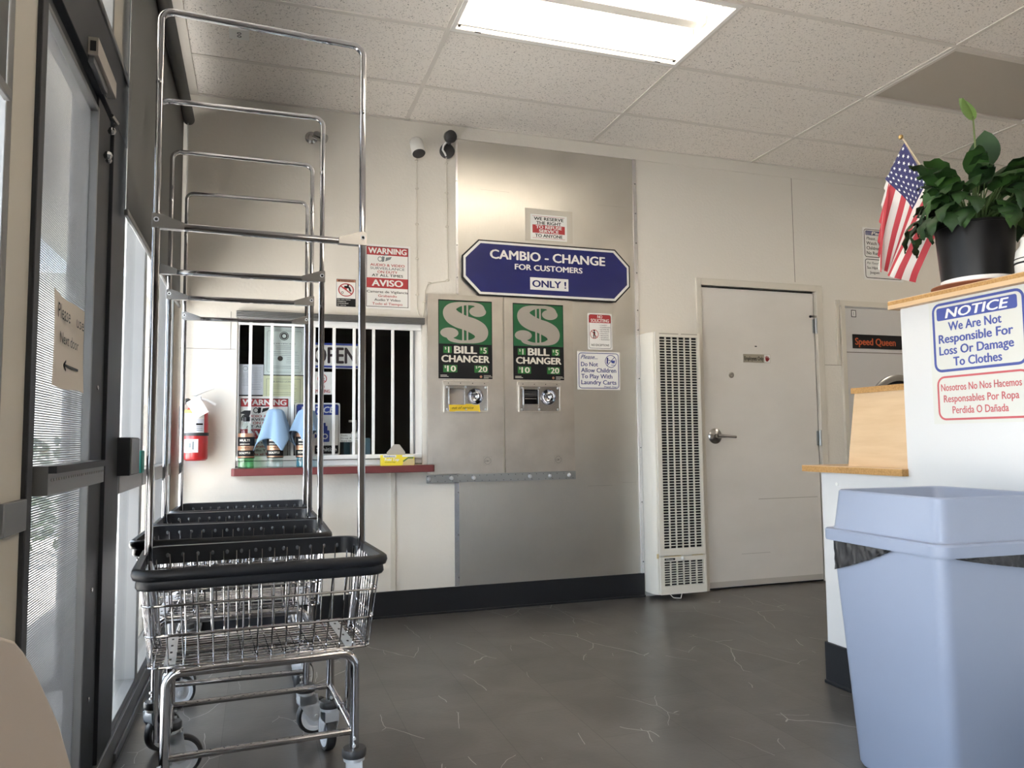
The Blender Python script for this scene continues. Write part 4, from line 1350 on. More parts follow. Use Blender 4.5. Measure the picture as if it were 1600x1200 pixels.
spray_bottle(-.055, D - .054, LIQG, .055, 'MULTI', 'clear spray bottle with green liquid on the left end of the sill')
spray_bottle(.096, D - .054, LIQG, 0, 'MULTI', 'clear empty spray bottle under the larger blue cloth')
spray_bottle(.250, D - .054, LIQB, .055, 'MULTI', 'spray bottle with blue liquid under the cloth behind the cart poles')


def draped_cloth(x, y, half, top, label, seed, flip=1):
    rnd = random.Random(seed)
    ph = [rnd.uniform(0, 6.28) for _ in range(4)]

    def f(u, v):
        a = 2 * math.pi * u
        sq = 1.0 / max(abs(math.cos(a + .5)), abs(math.sin(a + .5)))           # square cloth: corners hang lower
        L = half * sq * v
        r = min(L, .040) + max(0, L - .040) * .30 + .011 * math.sin(4 * a + ph[0]) * v * 1.2 + .005 * math.sin(7 * a + ph[1]) * v
        z = top - .5 * max(0, L - .018) ** 1.0 * min(1, L / .04) - .5 * max(0, L - .040) * .95
        return Vector((x + flip * r * math.cos(a) * 1.05, y + r * math.sin(a) * (.74 if math.sin(a) < 0 else .56) - .004, z))
    mb = MB(CLOTH)
    mb.grid(lambda v, u: f(u, v), 16, 56)
    o = mb.build('cleaning_cloth', None, off=(x, y, .9), solid=.003, angle=180)
    return tag(o, label, 'cloth', 'blue cloths draped over spray bottles')


draped_cloth(.096, D - .054, .195, 1.192, 'larger blue microfibre cloth draped over the bottle in front of the warning sign', 2)
draped_cloth(.262, D - .054, .150, 1.190, 'blue microfibre cloth half hidden behind the chrome cart poles', 11, -1)

t = thing('sandwich_bag_box', (.77, D - .055, .869), 'yellow sandwich bag box standing open at the right of the sill', 'box')
FB = Fr((0, D - .080, 0), (1, 0, 0), (0, 0, 1), (0, -1, 0))
mb = MB(YLAB).rect(FB, .675, .869, .865, .930, -.05, 0)
mb.m(SIGNW).flat(FB, rr(.684, .916, .76, .9295), .0005)
mb.m(PAPER).flat(FB, rr(.795, .918, .864, .9295), .0005)
mb.m(NBLUE).text(FB, 'Goodsense', .722, .9225, .008, .001, w=.062, bold=.015)
mb.m(SIGNW).text(FB, 'Fold Top', .735, .904, .015, .001, w=.082, bold=.04, shear=.15)
mb.m(INK).text(FB, 'sandwich bags', .725, .889, .005, .001, w=.06)
mb.m(mat('bread_print', (0.62, 0.50, 0.25), .6)).prism(FB, [(.795, .8695), (.862, .8695), (.864, .90), (.85, .912), (.825, .908), (.802, .89)], 0, .0008)
mb.m(mat('filling_print', (0.12, 0.20, 0.05), .6)).line(FB, .800, .892, .826, .910, .008, .0004, .0012).line(FB, .826, .912, .86, .912, .009, .0004, .0012)
mb.build('carton', t, smooth=False)
mb = MB(mat('grey_board', (0.40, 0.37, 0.34), .7)).prism(Fr((0, D - .045, 0), (1, 0, 0), (0, 0, 1), (0, -1, 0)), [(.712, .930), (.818, .930), (.818, .945), (.785, .990), (.755, .990), (.712, .945)], -.001, .001)
mb.build('flap', t, smooth=False)

# ---------------------------------------------------------------- fire extinguisher
ex, ey = -.306, D - .085
t = thing('fire_extinguisher', (ex, ey, .917), 'red fire extinguisher with paper tag on the wall left of the service window', 'fire extinguisher')
prof = [(.0, .0), (.050, .0), (.058, .008), (.0595, .02), (.0595, .235), (.054, .262), (.038, .283), (.022, .292), (.020, .305)]
MB(EXTR).lathe(prof, (ex, ey, .917), n=32).build('cylinder', t)


def wrap(mb, M, a0, a1, z0, z1, r):
    mb.m(M)
    mb.grid(lambda u, v: Vector((ex + r * math.sin(a0 + (a1 - a0) * u), ey - r * math.cos(a0 + (a1 - a0) * u), z0 + (z1 - z0) * v)), 16, 1)


lb = MB(PAPER)
wrap(lb, PAPER, -1.3, .75, 1.063, 1.165, .0600)
wrap(lb, YLAB, -1.3, .2, 1.165, 1.183, .0600)
wrap(lb, LILAC, -.15, .72, 1.068, 1.135, .0603)
wrap(lb, PAPER, -1.1, .25, .960, 1.030, .0600)
for k in range(4):
    wrap(lb, FAINT, -.9 + .05 * (k % 2), -.45, 1.078 + k * .020, 1.084 + k * .020, .0604)
wrap(lb, INK, .05, .62, 1.103, 1.113, .0607)
for k in range(3):
    wrap(lb, FAINT, .08, .6, 1.075 + k * .009, 1.078 + k * .009, .0607)
wrap(lb, FAINT, -.25, -.10, .975, 1.018, .0604)
wrap(lb, FAINT, -.55, -.35, .985, 1.01, .0604)
lb.build('label_wrap', t)
sb = MB(DARKP)
sb.lathe([(.0600, 1.047), (.0625, 1.047), (.0625, 1.064), (.0600, 1.064)], (ex, ey, 0), n=32)
sb.box(ex - .02, ex + .02, ey + .055, D, 1.03, 1.08)
sb.build('wall_strap', t)
mb = MB(ZINC).cyl((ex, ey, 1.215), (ex, ey, 1.250), .017, 16).box(ex - .018, ex + .022, ey - .012, ey + .012, 1.238, 1.258)
mb.build('valve', t, bevel=.002)
MB(mat('handle_white', (.72, .72, .70), .4)).tube([(ex - .015, ey, 1.262), (ex + .03, ey - .004, 1.283), (ex + .085, ey - .008, 1.304)], .008, 8).build('squeeze_lever', t)
MB(mat('handle_white', (.72, .72, .70), .4)).tube([(ex + .005, ey, 1.246), (ex + .05, ey - .004, 1.238), (ex + .095, ey - .008, 1.212)], .007, 8).build('carry_handle', t)
MB(DARKP).tube([(ex - .012, ey - .01, 1.240), (ex - .05, ey - .02, 1.235), (ex - .074, ey - .01, 1.20), (ex - .076, ey, 1.10), (ex - .072, ey, 1.0)], .011, 10).build('hose', t)
MB(mat('gauge_face', (.60, .42, .36), .4)).lathe([(.019, 0), (.019, .008), (.0, .009)], (ex - .020, ey - .016, 1.238), (0, -1, 0), 16).build('pressure_gauge', t)
fr = Fr((ex + .012, ey - .066, 1.20), (.86, 0, .51), (-.51, 0, .86), (0, -1, 0))
mb = MB(PAPER).rect(fr, -.040, -.050, .030, .048, 0, .001)
mb.m(FAINT)
lines(mb, fr, -.03, .022, .035, 8, .010, .001, .0018)
tg = mb.build('inspection_tag', t, smooth=False)

# ---------------------------------------------------------------- wall heater
hx0, hx1, hy = 2.386, 2.733, D - .150
t = thing('wall_heater', ((hx0 + hx1) / 2, D - .07, .02), 'tall white grilled wall heater between the steel sheet and the white door', 'heater')
FH = Fr((0, hy, 0), (1, 0, 0), (0, 0, 1), (0, -1, 0))
mb = MB(HEATW)
mb.prism(Fr((0, 0, 0), (1, 0, 0), (0, 1, 0), (0, 0, 1)), [(hx0 - .008, D), (hx0 - .008, D - .100), (hx0 + .014, hy + .012), (hx1 - .004, hy + .012), (hx1, D - .10), (hx1, D)], .030, 1.690)
mb.m(STAIN).rect(FH, hx0 + .004, .255, hx0 + .018, .285, -.012, -.006).rect(FH, 2.44, .262, 2.56, .268, -.012, .002).rect(FH, 2.64, .262, 2.72, .268, -.012, .002)
mb.build('cabinet', t, bevel=.003)


def grille(name, x0, z0, x1, z1, cols, rows, bx0, bz0, bx1, bz1):
    g = MB(HEATW)
    for q in ((bx0, bz0, x0, bz1), (x1, bz0, bx1, bz1), (x0, bz0, x1, z0), (x0, z1, x1, bz1)):
        g.rect(FH, *q, -.010, .006)
    g.m(INK).rect(FH, x0, z0, x1, z1, -.0115, -.0105)
    g.m(HEATW)
    dz = (z1 - z0) / rows
    for k in range(1, rows):
        g.rect(FH, x0, z0 + k * dz - .0022, x1, z0 + k * dz + .0022, -.010, .004)
    dx = (x1 - x0) / cols
    for k in range(1, cols):
        g.rect(FH, x0 + k * dx - .0022, z0, x0 + k * dx + .0022, z1, -.010, .0045)
    return g.build(name, t, smooth=False)


grille('upper_grille', hx0 + .052, .315, hx1 - .018, 1.660, 6, 76, hx0 + .022, .272, hx1, 1.690)
grille('lower_grille', hx0 + .050, .085, hx1 - .016, .235, 6, 10, hx0 + .022, .032, hx1 + .004, .264)
mb = MB(HEATW)
mb.m(mat('heater_vent', (.46, .43, .38), .6)).rect(FH, hx0 + .05, 1.676, hx0 + .19, 1.684, .006, .0065).rect(FH, hx0 + .21, 1.676, hx0 + .33, 1.684, .006, .0065)
mb.build('top_vent', t, smooth=False)
MB(WHITE).ball(FH.P(2.565, .252, .010), .012, 10).build('control_knob', t)
mb = MB(INK).rect(FH, 2.437, .243, 2.512, .256, .006, .0066)
mb.m(SIGNW).text(FH, 'Williams', 2.470, .2495, .008, .007, w=.055)
mb.build('maker_badge', t, smooth=False)
MB(WHITEP).tube([FH.P(2.46, .045, 0), FH.P(2.49, .012, .01), FH.P(2.54, .006, .015), FH.P(2.56, .04, 0)], .0018, 6).build('loose_wire', t)

# ---------------------------------------------------------------- built-in dryer
t = thing('tumble_dryer', (4.42, D + .05, 0), 'white tumble dryer set into the wall beyond the counter', 'dryer')
FY = Fr((0, D - .006, 0), (1, 0, 0), (0, 0, 1), (0, -1, 0))
MB(ENAM).rect(FY, 4.048, .08, 4.795, 1.945, -.40, 0).build('cabinet', t, bevel=.004)
mb = MB(INK).rect(FY, 4.108, 1.650, 4.70, 1.752, 0, .004)
mb.m(ORED).text(FY, 'Speed Queen', 4.315, 1.700, .050, .0046, w=.37, bold=.035)
mb.build('control_panel', t, smooth=False)
mb = MB(SIGNW).rect(FY, 4.106, 1.878, 4.150, 1.930, 0, .001)
mb.m(INK).border(FY, 4.106, 1.878, 4.150, 1.930, .005, .0006, .001, .0016).text(FY, '1', 4.128, 1.904, .026, .0016)
mb.build('number_label', t, smooth=False)
MB(SEAM).rect(FY, 4.05, 1.617, 4.793, 1.622, 0, .0008).build('panel_seam', t)
mb = MB(CHROMED).lathe([(.29, 0), (.29, .02), (.27, .03), (.245, .03), (.235, .012)], FY.P(4.50, 1.17, 0), (0, -1, 0), 48)
mb.m(BLACK).lathe([(.235, .014), (.20, .022), (.0, .026)], FY.P(4.50, 1.17, 0), (0, -1, 0), 48)
d = mb.build('door', t)
MB(CHROMED).rect(FY, 4.21, 1.10, 4.235, 1.24, .03, .05).build('door_handle', d, bevel=.003)

# ---------------------------------------------------------------- security cameras and their leads
def lead(name, pts, clips, label, r=.0032):
    mb = MB(TRIM).tube([FW.P(a, b, .006) for a, b in pts], r, 6)
    for a, b in clips:
        mb.ball(FW.P(a, b, .007), .009, 8, (1.3, .7, .8))
    tag(mb.build(name, None, off=tuple(FW.P(*pts[0], .006))), label, 'cable')


t = thing('security_camera', (.90, D, 2.76), 'white security camera with dark lens face under the ceiling', 'security camera')
ax = Vector((.10, -.40, -.90)).normalized()
c0 = Vector((.885, D - .045, 2.800))
MB(WHITE).lathe([(.020, -.02), (.034, -.012), (.040, .0), (.042, .085), (.039, .090)], c0, ax, 24).build('housing', t)
MB(DARKG).lathe([(.0385, .091), (.030, .0935), (.0, .0938)], c0, ax, 24).build('lens_face', t)
MB(WHITE).cyl((.885, D, 2.79), (.885, D - .045, 2.79), .016, 12).build('mount', t)
t = thing('security_camera', (1.09, D, 2.85), 'black two disc security camera beside the steel sheet top', 'security camera')
MB(DARKG).lathe([(.045, 0), (.045, .022), (.040, .027), (.0, .030)], FW.P(1.083, 2.780, 0), (0, -1, 0), 28).build('base_disc', t)
MB(DARKG).tube([FW.P(1.09, 2.82, .028), FW.P(1.092, 2.835, .045), FW.P(1.094, 2.845, .055)], .014, 10).build('neck', t)
MB(DARKG).lathe([(.030, -.03), (.037, -.02), (.038, .010), (.030, .016), (.0, .018)], FW.P(1.092, 2.850, .068), (.15, -.96, -.2), 28).build('camera_head', t)
MB(WHITEP).tube([FW.P(1.075, 2.825, .04), FW.P(1.055, 2.80, .038), FW.P(1.050, 2.775, .036), FW.P(1.066, 2.752, .034), FW.P(1.080, 2.738, .012)], .006, 8).build('lead_tail', t)
t = thing('security_camera', (.29, D, 2.77), 'small silver swivel camera bracket behind the cart racks', 'security camera')
MB(CHROMED).lathe([(.036, 0), (.036, .006), (.020, .014), (.012, .035)], FW.P(.278, 2.772, 0), (0, -1, 0), 20).build('base_plate', t)
MB(CHROMED).lathe([(.022, -.03), (.026, -.02), (.026, .045), (.0, .047)], FW.P(.318, 2.768, .045), (.75, -.5, -.45), 16).build('head', t)
lead('camera_lead', [(.895, 2.755), (.897, 2.4), (.896, 2.0), (.897, 1.80), (.905, 1.765), (.922, 1.742)], [(.893, 2.70), (.897, 2.53), (.897, 2.31), (.897, 2.10), (.897, 1.88)], 'thin lead running down the wall from the white camera')
lead('camera_lead', [(1.080, 2.745), (1.082, 2.4), (1.088, 1.985), (1.07, 1.972), (.985, 1.955), (.962, 1.945), (.945, 1.90), (.940, 1.80), (.932, 1.745)], [(1.079, 2.705), (1.080, 2.52), (1.081, 2.31), (1.086, 1.98), (.975, 1.955), (.940, 1.84)], 'thin painted lead running down the wall from the black camera')
tag(MB(WHITE).rect(Fr((-.105, 3.73, CEIL), (1, 0, 0), (0, 1, 0), (0, 0, -1)), -.045, -.045, .045, .045, -.004, .004).m(DARKG).annulus(Fr((-.105, 3.73, CEIL), (1, 0, 0), (0, 1, 0), (0, 0, -1)), 0, .014, .010, .006, .004, .005, 14).annulus(Fr((-.105, 3.73, CEIL), (1, 0, 0), (0, 1, 0), (0, 0, -1)), 0, -.014, .010, .006, .004, .005, 14).build('ceiling_outlet', None, off=(-.105, 3.73, CEIL)), 'square white outlet plate in the ceiling above the cart racks', 'outlet')
# things beside the storefront door
t = thing('lock_box', (XL, 2.83, .905), 'dark grey metal lock box on the storefront middle rail', 'box')
MB(DARKF).rect(FL, 2.745, .906, 2.93, 1.030, .003, .042).build('case', t, bevel=.002)
MB(GREYF).rect(FL, 2.749, .910, 2.926, 1.026, .042, .046).build('cover_plate', t, bevel=.001)
mb = MB(DARKP).rect(FL, 2.955, .906, 3.02, .985, .002, .040)
mb.m(TEAL).rect(FL, 2.955, .906, 3.02, .985, .040, .050)
tag(mb.build('scrub_pad', None, off=(XL + .02, 2.99, .906), bevel=.004), 'dark scrub pad with teal side on the rail past the lock box', 'scrub pad')
FD = Fr((XL - .018, 0, 0), (0, 1, 0), (0, 0, 1), (1, 0, 0))
mb = MB(mat('kraft_white_paper', (.60, .54, .47), .8))
mb.grid(lambda u, v: FD.P(1.935 + .36 * u + .03 * (1 - v), 1.362 - .218 * (1 - v) - .004 * math.sin(6 * u), .006 + .006 * math.sin(4 * u + 2 * v)), 14, 8, True)
mb.m(INK)
for s, a, z, h, w in (('Please', 2.03, 1.318, .034, .12), ('use', 2.200, 1.318, .030, .085), ('Next door', 2.09, 1.258, .026, .19)):
    mb.text(FD, s, a, z, h, .0135, w=w)
mb.line(FD, 2.04, 1.196, 2.19, 1.196, .006, .0128, .0135).line(FD, 2.04, 1.196, 2.06, 1.207, .005, .0128, .0135).line(FD, 2.04, 1.196, 2.06, 1.185, .005, .0128, .0135)
tag(mb.build('door_note', None, off=(XL, 2.1, 1.25)), 'handwritten please use next door paper on the storefront door screen', 'note')
# ---------------------------------------------------------------- wire laundry carts with hanger racks
ZR = .695


def rrpath(hx, hy, r, z, k=5):
    return [(x, y, z) for x, y in rr(-hx, -hy, hx, hy, r, k)]


def make_cart(label):
    t = thing('laundry_cart', (0, 0, 0), label, 'laundry cart', 'chrome laundry carts in a row')
    # basket of bent wire
    b = MB(CHROME)
    zb, zt = .434, .672
    bx, by0, by1 = .282, -.160, .195
    tx, ty = .300, .226
    wr = .0023

    def lvl(f):
        return bx + (tx - bx) * f, by0 + (-ty - by0) * f, by1 + (ty - by1) * f
    for z in (.436, .520, .600):
        hx, y0, y1 = lvl((z - zb) / (zt - zb))
        b.tube([(x, y, z) for x, y in rr(-hx - .003, y0 - .003, hx + .003, y1 + .003, .03, 4)], .0032, 6, True)
    nx, ny = 16, 13
    for i in range(nx):
        x = -bx + .012 + (2 * bx - .024) * i / (nx - 1)
        xt = x * tx / bx
        b.tube([(xt, -ty, zt), (x, by0, zb), (x, by1, zb), (xt, ty, zt)], wr, 5)
    for i in range(ny):
        f = i / (ny - 1)
        y = by0 + .012 + (by1 - by0 - .024) * f
        yt = -ty + .015 + (2 * ty - .03) * f
        b.tube([(-tx, yt, zt), (-bx, y, zb), (bx, y, zb), (tx, yt, zt)], wr, 5)
    for y in (-.05, .08):
        b.tube([(-bx, y, zb - .004), (bx, y, zb - .004)], .0035, 6)
    b.build('wire_basket', t, local=True)
    for s in (-1, 1):
        mb = MB(ZINC)
        mb.box(s * .232 - .014, s * .232 + .014, by0 + .01, by1 - .01, zb + .003, zb + .006)
        mb.m(INK)
        for k in range(4):
            mb.box(s * .232 - .003, s * .232 + .003, -.11 + k * .075, -.095 + k * .075, zb + .006, zb + .0066)
        mb.build('floor_strap', t, local=True)
    # black rubber bumper
    hx, hy, r = .309, .237, .045
    prof = [(-.006, ZR), (.006, ZR + .002), (.014, ZR - .004), (.016, ZR - .015), (.012, ZR - .026), (.004, ZR - .029), (.006, ZR - .046), (.002, ZR - .052), (-.006, ZR - .052), (-.008, ZR - .03)]
    pts = rr(-hx, -hy, hx, hy, r, 6)
    n, q = len(pts), len(prof)
    vs = []
    for i in range(n):
        a, c = pts[i - 1], pts[(i + 1) % n]
        tx_, ty_ = c[0] - a[0], c[1] - a[1]
        l = math.hypot(tx_, ty_)
        nx_, ny_ = ty_ / l, -tx_ / l
        vs += [(pts[i][0] + nx_ * o, pts[i][1] + ny_ * o, z) for o, z in prof]
    fs = [(i * q + j, ((i + 1) % n) * q + j, ((i + 1) % n) * q + (j + 1) % q, i * q + (j + 1) % q) for i in range(n) for j in range(q)]
    mb = MB(BLACK).add(vs, fs)
    mb.m(mat('bumper_slot', (.10, .11, .12), .25))
    for k in range(13):
        x = -.255 + k * .0425
        for s in (-1, 1):
            mb.ball((x, s * (hy - .0075), ZR - .026), .0055, 8, (1, .5, 1.3))
    for k in range(9):
        y = -.18 + k * .045
        for s in (-1, 1):
            mb.ball((s * (hx - .0075), y, ZR - .026), .0055, 8, (.5, 1, 1.3))
    mb.build('rubber_bumper', t, local=True, angle=60)
    # tubular underframe: a hoop of round tube at each long side
    lw, ln, lf = .239, -.173, .251
    for y, nm in ((ln, 'front'), (lf, 'rear')):
        yi = y if y < 0 else .190
        path = [(-lw, y, .150), (-lw, y, .389)]
        for k in range(1, 6):
            a = R(90 * k / 5)
            path.append((-lw + .035 * (1 - math.cos(a)), y + (yi - y) * k / 5, 389e-3 + .035 * math.sin(a)))
        path += [(-p[0], p[1], p[2]) for p in reversed(path)]
        MB(CHROME).tube(path, .0128, 14).build('leg_hoop', t, local=True, angle=80)
        MB(CHROME).cyl((-lw, y, .213), (lw, y, .213), .0095, 12).build('cross_bar', t, local=True)
    for s in (-1, 1):
        mb = MB(CHROME).cyl((s * lw, ln, .213), (s * lw, lf, .213), .0095, 12).cyl((s * lw, .03, .213), (s * lw, .10, .213), .0125, 12)
        mb.build('side_bar', t, local=True)
    # poles with the hanger bar and the cross bar
    py, pw, T, m_ = .045, .298, 2.287, 1.640
    pole = []
    for s in (-1, 1):
        mb = MB(CHROME).sweep_xz([(s * .266, .175, .07), (s * .268, .43, .062), (s * .275, .47, .058), (s * .292, .655, py), (s * pw, .69, py), (s * pw, m_ + .035, py)], py, .0105, .0105)
        pole.append(mb.build('rack_pole', t, local=True))
    path = [(-pw, m_)]
    for k in range(9):
        a = R(90 * k / 8)
        path.append((-pw + .034 * (1 - math.cos(a)), T - .034 + .034 * math.sin(a)))
    path += [(-p[0], p[1]) for p in reversed(path)]
    MB(CHROME).sweep_xz(path, py, .0088, .0088).build('hanger_hoop', t, local=True)
    MB(CHROME).sweep_xz([(-pw + .011, m_), (pw - .011, m_)], py, .0098, .0085).build('rack_cross_bar', t, local=True)
    fr = Fr((0, py, 0), (1, 0, 0), (0, 0, 1), (0, -1, 0))
    for s in (-1, 1):
        p = [(s * (pw + .012), m_ + .032), (s * (pw - .010), m_ + .032), (s * (pw - .075), m_ + .010), (s * (pw - .075), m_ - .010), (s * (pw + .012), m_ - .010)]
        mb = MB(CHROMED).prism(fr, p if s < 0 else p[::-1], -.0125, .0125)
        mb.m(INK).disc(fr, s * pw, m_ + .014, .0045, .0125, .013, 10)
        mb.m(ZINC).annulus(fr, s * pw, m_ + .014, .0075, .0045, .0125, .0145, 12)
        mb.build('corner_bracket', t, local=True, bevel=.0015)
    for s in (-1, 1):
        mb = MB(CHROME).lathe([(.0095, 0), (.0105, .004), (.0105, .010), (.0095, .014)], (s * pw, py, 2.06), n=12)
        mb.build('pole_ferrule', t, local=True)
    # swivel casters, each turning about its own stem; the wheel trails along local x
    for k, y in enumerate((ln, lf)):
        for s in (-1, 1):
            d, e = Vector((1, 0, 0)), Vector((0, 1, 0))
            p = Vector((0, 0, 0))
            wc = Vector((.032, 0, .0625))
            f = MB(ZINC)
            f.cyl((0, 0, .136), (0, 0, .146), .029, 18)
            f.prism(Fr((0, 0, 0), d, (0, 0, 1), -e), [(-.026, .120), (-.022, .104), (.030, .104), (.036, .120), (.030, .138), (-.022, .138)], -.0225, .0225)
            for q in (-1, 1):
                f.prism(Fr(e * (q * .021), d, (0, 0, 1), e * q), [(-.026, .138), (-.024, .105), (.010, .055), (.026, .045), (.046, .052), (.046, .080), (.036, .138)][::q], -.0015, .0015)
            f.cyl(wc - e * .027, wc + e * .027, .007, 10)
            c = f.build('caster', t, local=True)
            c.location = (s * lw, y, 0)
            w = MB(DARKP).lathe([(.049, -.0145), (.058, -.0145), (.0615, -.010), (.0625, 0), (.0615, .010), (.058, .0145), (.049, .0145)], wc, e, 32, False)
            w.m(mat('grey_wheel_hub', (.74, .77, .82), .4)).lathe([(.0, -.0155), (.014, -.0155), (.016, -.013), (.036, -.0125), (.040, -.0152), (.050, -.0152), (.050, .0152), (.040, .0152), (.036, .0125), (.016, .013), (.014, .0155), (.0, .0155)], wc, e, 32)
            w.build('wheel', c, local=True)
            MB(DARKP).lathe([(.012, .146), (.032, .146), (.0335, .150), (.0335, .164), (.031, .168), (.012, .168)], p, n=22).build('bumper_ring', c, local=True)
            st = MB(CHROME).cyl((0, 0, .15), (0, 0, .205), .0105, 12)
            for z in (.178, .197):
                st.m(ZINC).cyl((-.019, 0, z), (.019, 0, z), .004, 8)
            st.build('stem', c, local=True)
    return t


cart = make_cart('front chrome laundry cart, nearest of the row along the storefront')
POS = [(.016, 2.362, .064), (-.066, 2.990, -.009), (-.069, 3.530, .012), (-.058, 4.115, -.012)]
CAST = [(35, 80, 2, 97), (42, 14, 20, 60), (25, 70, 110, 15), (60, 30, 80, 45)]       # front left, front right, rear left, rear right
LBL = [None, 'second chrome laundry cart, just behind the nearest one', 'third chrome laundry cart, between the second and the one by the wall', 'rearmost chrome laundry cart standing against the back wall']
for k, (x, y, a) in enumerate(POS):
    o = cart if k == 0 else copy_tree(cart)
    o.location = (x, y, 0)
    o.rotation_euler = (0, 0, a)
    if k:
        o['label'] = LBL[k]
    for c, a_ in zip([c for c in o.children if c.name.startswith('caster')], CAST[k]):
        c.rotation_euler = (0, 0, R(a_))

# ---------------------------------------------------------------- counter
CX = 2.25
t = thing('service_counter', (2.6, 1.2, 0), 'white service counter with wooden tops on the right', 'counter')
mb = MB(CNTR).box(CX, 2.92, -.6, 2.655, .0, .862)
mb.m(WHITE).disc(FX, -2.565, .815, .0075, 0, .003, 12)
mb.build('low_cabinet', t, smooth=False)
MB(BASEB).box(CX - .010, CX, -.6, 2.660, 0, .165).box(CX - .010, 2.92, 2.655, 2.665, 0, .165).box(CX - .020, CX - .010, -.6, 2.662, 0, .014).build('cove_base', t, bevel=.003)
mb = MB(PART).box(CX - .030, 2.95, 2.20, 2.738, .862, .886)
mb.m(PLY).box(CX - .0295, 2.9495, 2.2005, 2.7375, .886, .8885)
mb.build('ledge', t, smooth=False)
mb = MB(CNTR).box(CX, 2.90, -.6, 2.202, .862, 1.475)
mb.m(SEAM).box(CX - .0006, CX, 1.660, 1.662, .862, 1.475)
mb.build('tall_panel', t, smooth=False)
mb = MB(PLY).box(CX - .034, 2.94, -.62, 2.226, 1.475, 1.490)
mb.m(PART).box(CX - .034, 2.94, -.62, 2.226, 1.490, 1.503)
mb.m(PLY).box(CX - .0335, 2.9395, -.6195, 2.2255, 1.503, 1.5055)
mb.build('counter_top', t, smooth=False)
FDV = Fr((CX + .012, 0, 0), (0, -1, 0), (0, 0, 1), (-1, 0, 0))
mb = MB(PLY).prism(FDV, [(-2.512, .8885), (-2.202, .8885), (-2.202, 1.178), (-2.462, 1.178)], -.02, 0)
mb.build('divider_panel', t, smooth=False)
MB(PART).rect(FDV, -2.470, 1.178, -2.202, 1.200, -.30, .010).build('shelf_edge', t, smooth=False)

# notice on the counter side
mb = MB(mat('sign_sheet', (.62, .62, .57), .4)).rect(FX, -2.075, 1.048, -1.690, 1.472, 0, .002)
mb.m(LBLUE).border(FX, -2.062, 1.226, -1.720, 1.466, .009, .030, .002, .0024)
mb.flat(FX, rr(-2.043, 1.405, -1.744, 1.449, .008), .0024)
mb.m(SIGNW).text(FX, 'NOTICE', -1.890, 1.427, .031, .0028, w=.235, bold=.03, shear=.2)
mb.m(LBLUE)
for k, (s, w, c) in enumerate((('We Are Not', .197, 1.899), ('Responsible For', .275, 1.9005), ('Loss Or Damage', .275, 1.9005), ('To Clothes', .178, 1.895))):
    mb.text(FX, s, -c, 1.381 - k * .0405, .029, .0026, w=w, bold=.035)
mb.m(LRED).border(FX, -2.055, 1.060, -1.716, 1.212, .007, .030, .002, .0024)
for k, (s, w, c) in enumerate((('Nosotros No Nos Hacemos', .295, 1.8915), ('Responsables Por Ropa', .275, 1.8925), ('Perdida O Dañada', .205, 1.895))):
    mb.text(FX, s, -c, 1.173 - k * .039, .024, .0026, w=w, bold=.022)
tag(mb.build('counter_notice', None, off=(CX, 1.88, 1.26), smooth=False), 'large blue and red bilingual notice about clothes on the white counter side', 'sign')

# ---------------------------------------------------------------- grey bin
bx_, by_ = 1.952, 1.800
t = thing('trash_bin', (bx_, by_, 0), 'tall square grey blue trash bin in front of the white counter', 'trash bin', rz=R(-2.4))


def loft(mb, rings):
    n = len(rings[0])
    mb.add([p for r in rings for p in r], [(i * n + j, i * n + (j + 1) % n, (i + 1) * n + (j + 1) % n, (i + 1) * n + j) for i in range(len(rings) - 1) for j in range(n)])


def sq(h, z, r):
    return [(x, y, z) for x, y in rr(-h, -h, h, h, r, 6)]


mb = MB(BIN)
loft(mb, [sq(.165, .0, .03), sq(.180, .002, .035), sq(.186, .015, .036), sq(.2235, .690, .036), sq(.2235, .70, .036), sq(.216, .70, .03), sq(.180, .02, .03)])
mb.add(sq(.165, .0, .03), [list(range(24))])
mb.add(sq(.180, .02, .03), [list(range(24))])
mb.build('bin_body', t, local=True)
mb = MB(BIN)
loft(mb, [sq(.229, .684, .038), sq(.240, .684, .042), sq(.241, .690, .042), sq(.241, .714, .042), sq(.238, .719, .040), sq(.222, .721, .036), sq(.219, .726, .036),
          sq(.207, .836, .036), sq(.203, .841, .034), sq(.197, .838, .032), sq(.150, .735, .03), sq(.146, .735, .03), sq(.193, .832, .03), sq(.205, .72, .03), sq(.205, .684, .03)])
lid = mb.build('lid', t, local=True, angle=30)
mb = MB(BAG)
rnd = random.Random(4)
jit = [rnd.uniform(-1, 1) for _ in range(400)]


def bag(u, v):
    # u runs along the left face (far to near) and then along the face towards the viewer
    h = .2262
    a = u * 2
    if a <= 1:
        x, y = -h, .19 - .38 * a
        drop = .094 * max(0, 1 - a * 1.5) ** .85 + .004
        nx_, ny_ = -1, 0
    else:
        a -= 1
        x, y = -.195 + .39 * a, -h
        drop = .006 + .055 * a ** .8
        nx_, ny_ = 0, -1
    z = .690 - drop * v
    o = .0035 + .0050 * abs(math.sin(71 * u + 7 * v + math.sin(40 * u))) * (0.3 + v) + .0018 * jit[(int(u * 140) * 7 + int(v * 6)) % 400]
    sh = (z - .690) * .055
    return Vector((x + nx_ * (o + sh), y + ny_ * (o + sh), z))


mb.grid(bag, 140, 6)
mb.build('bin_liner', t, local=True, angle=60)

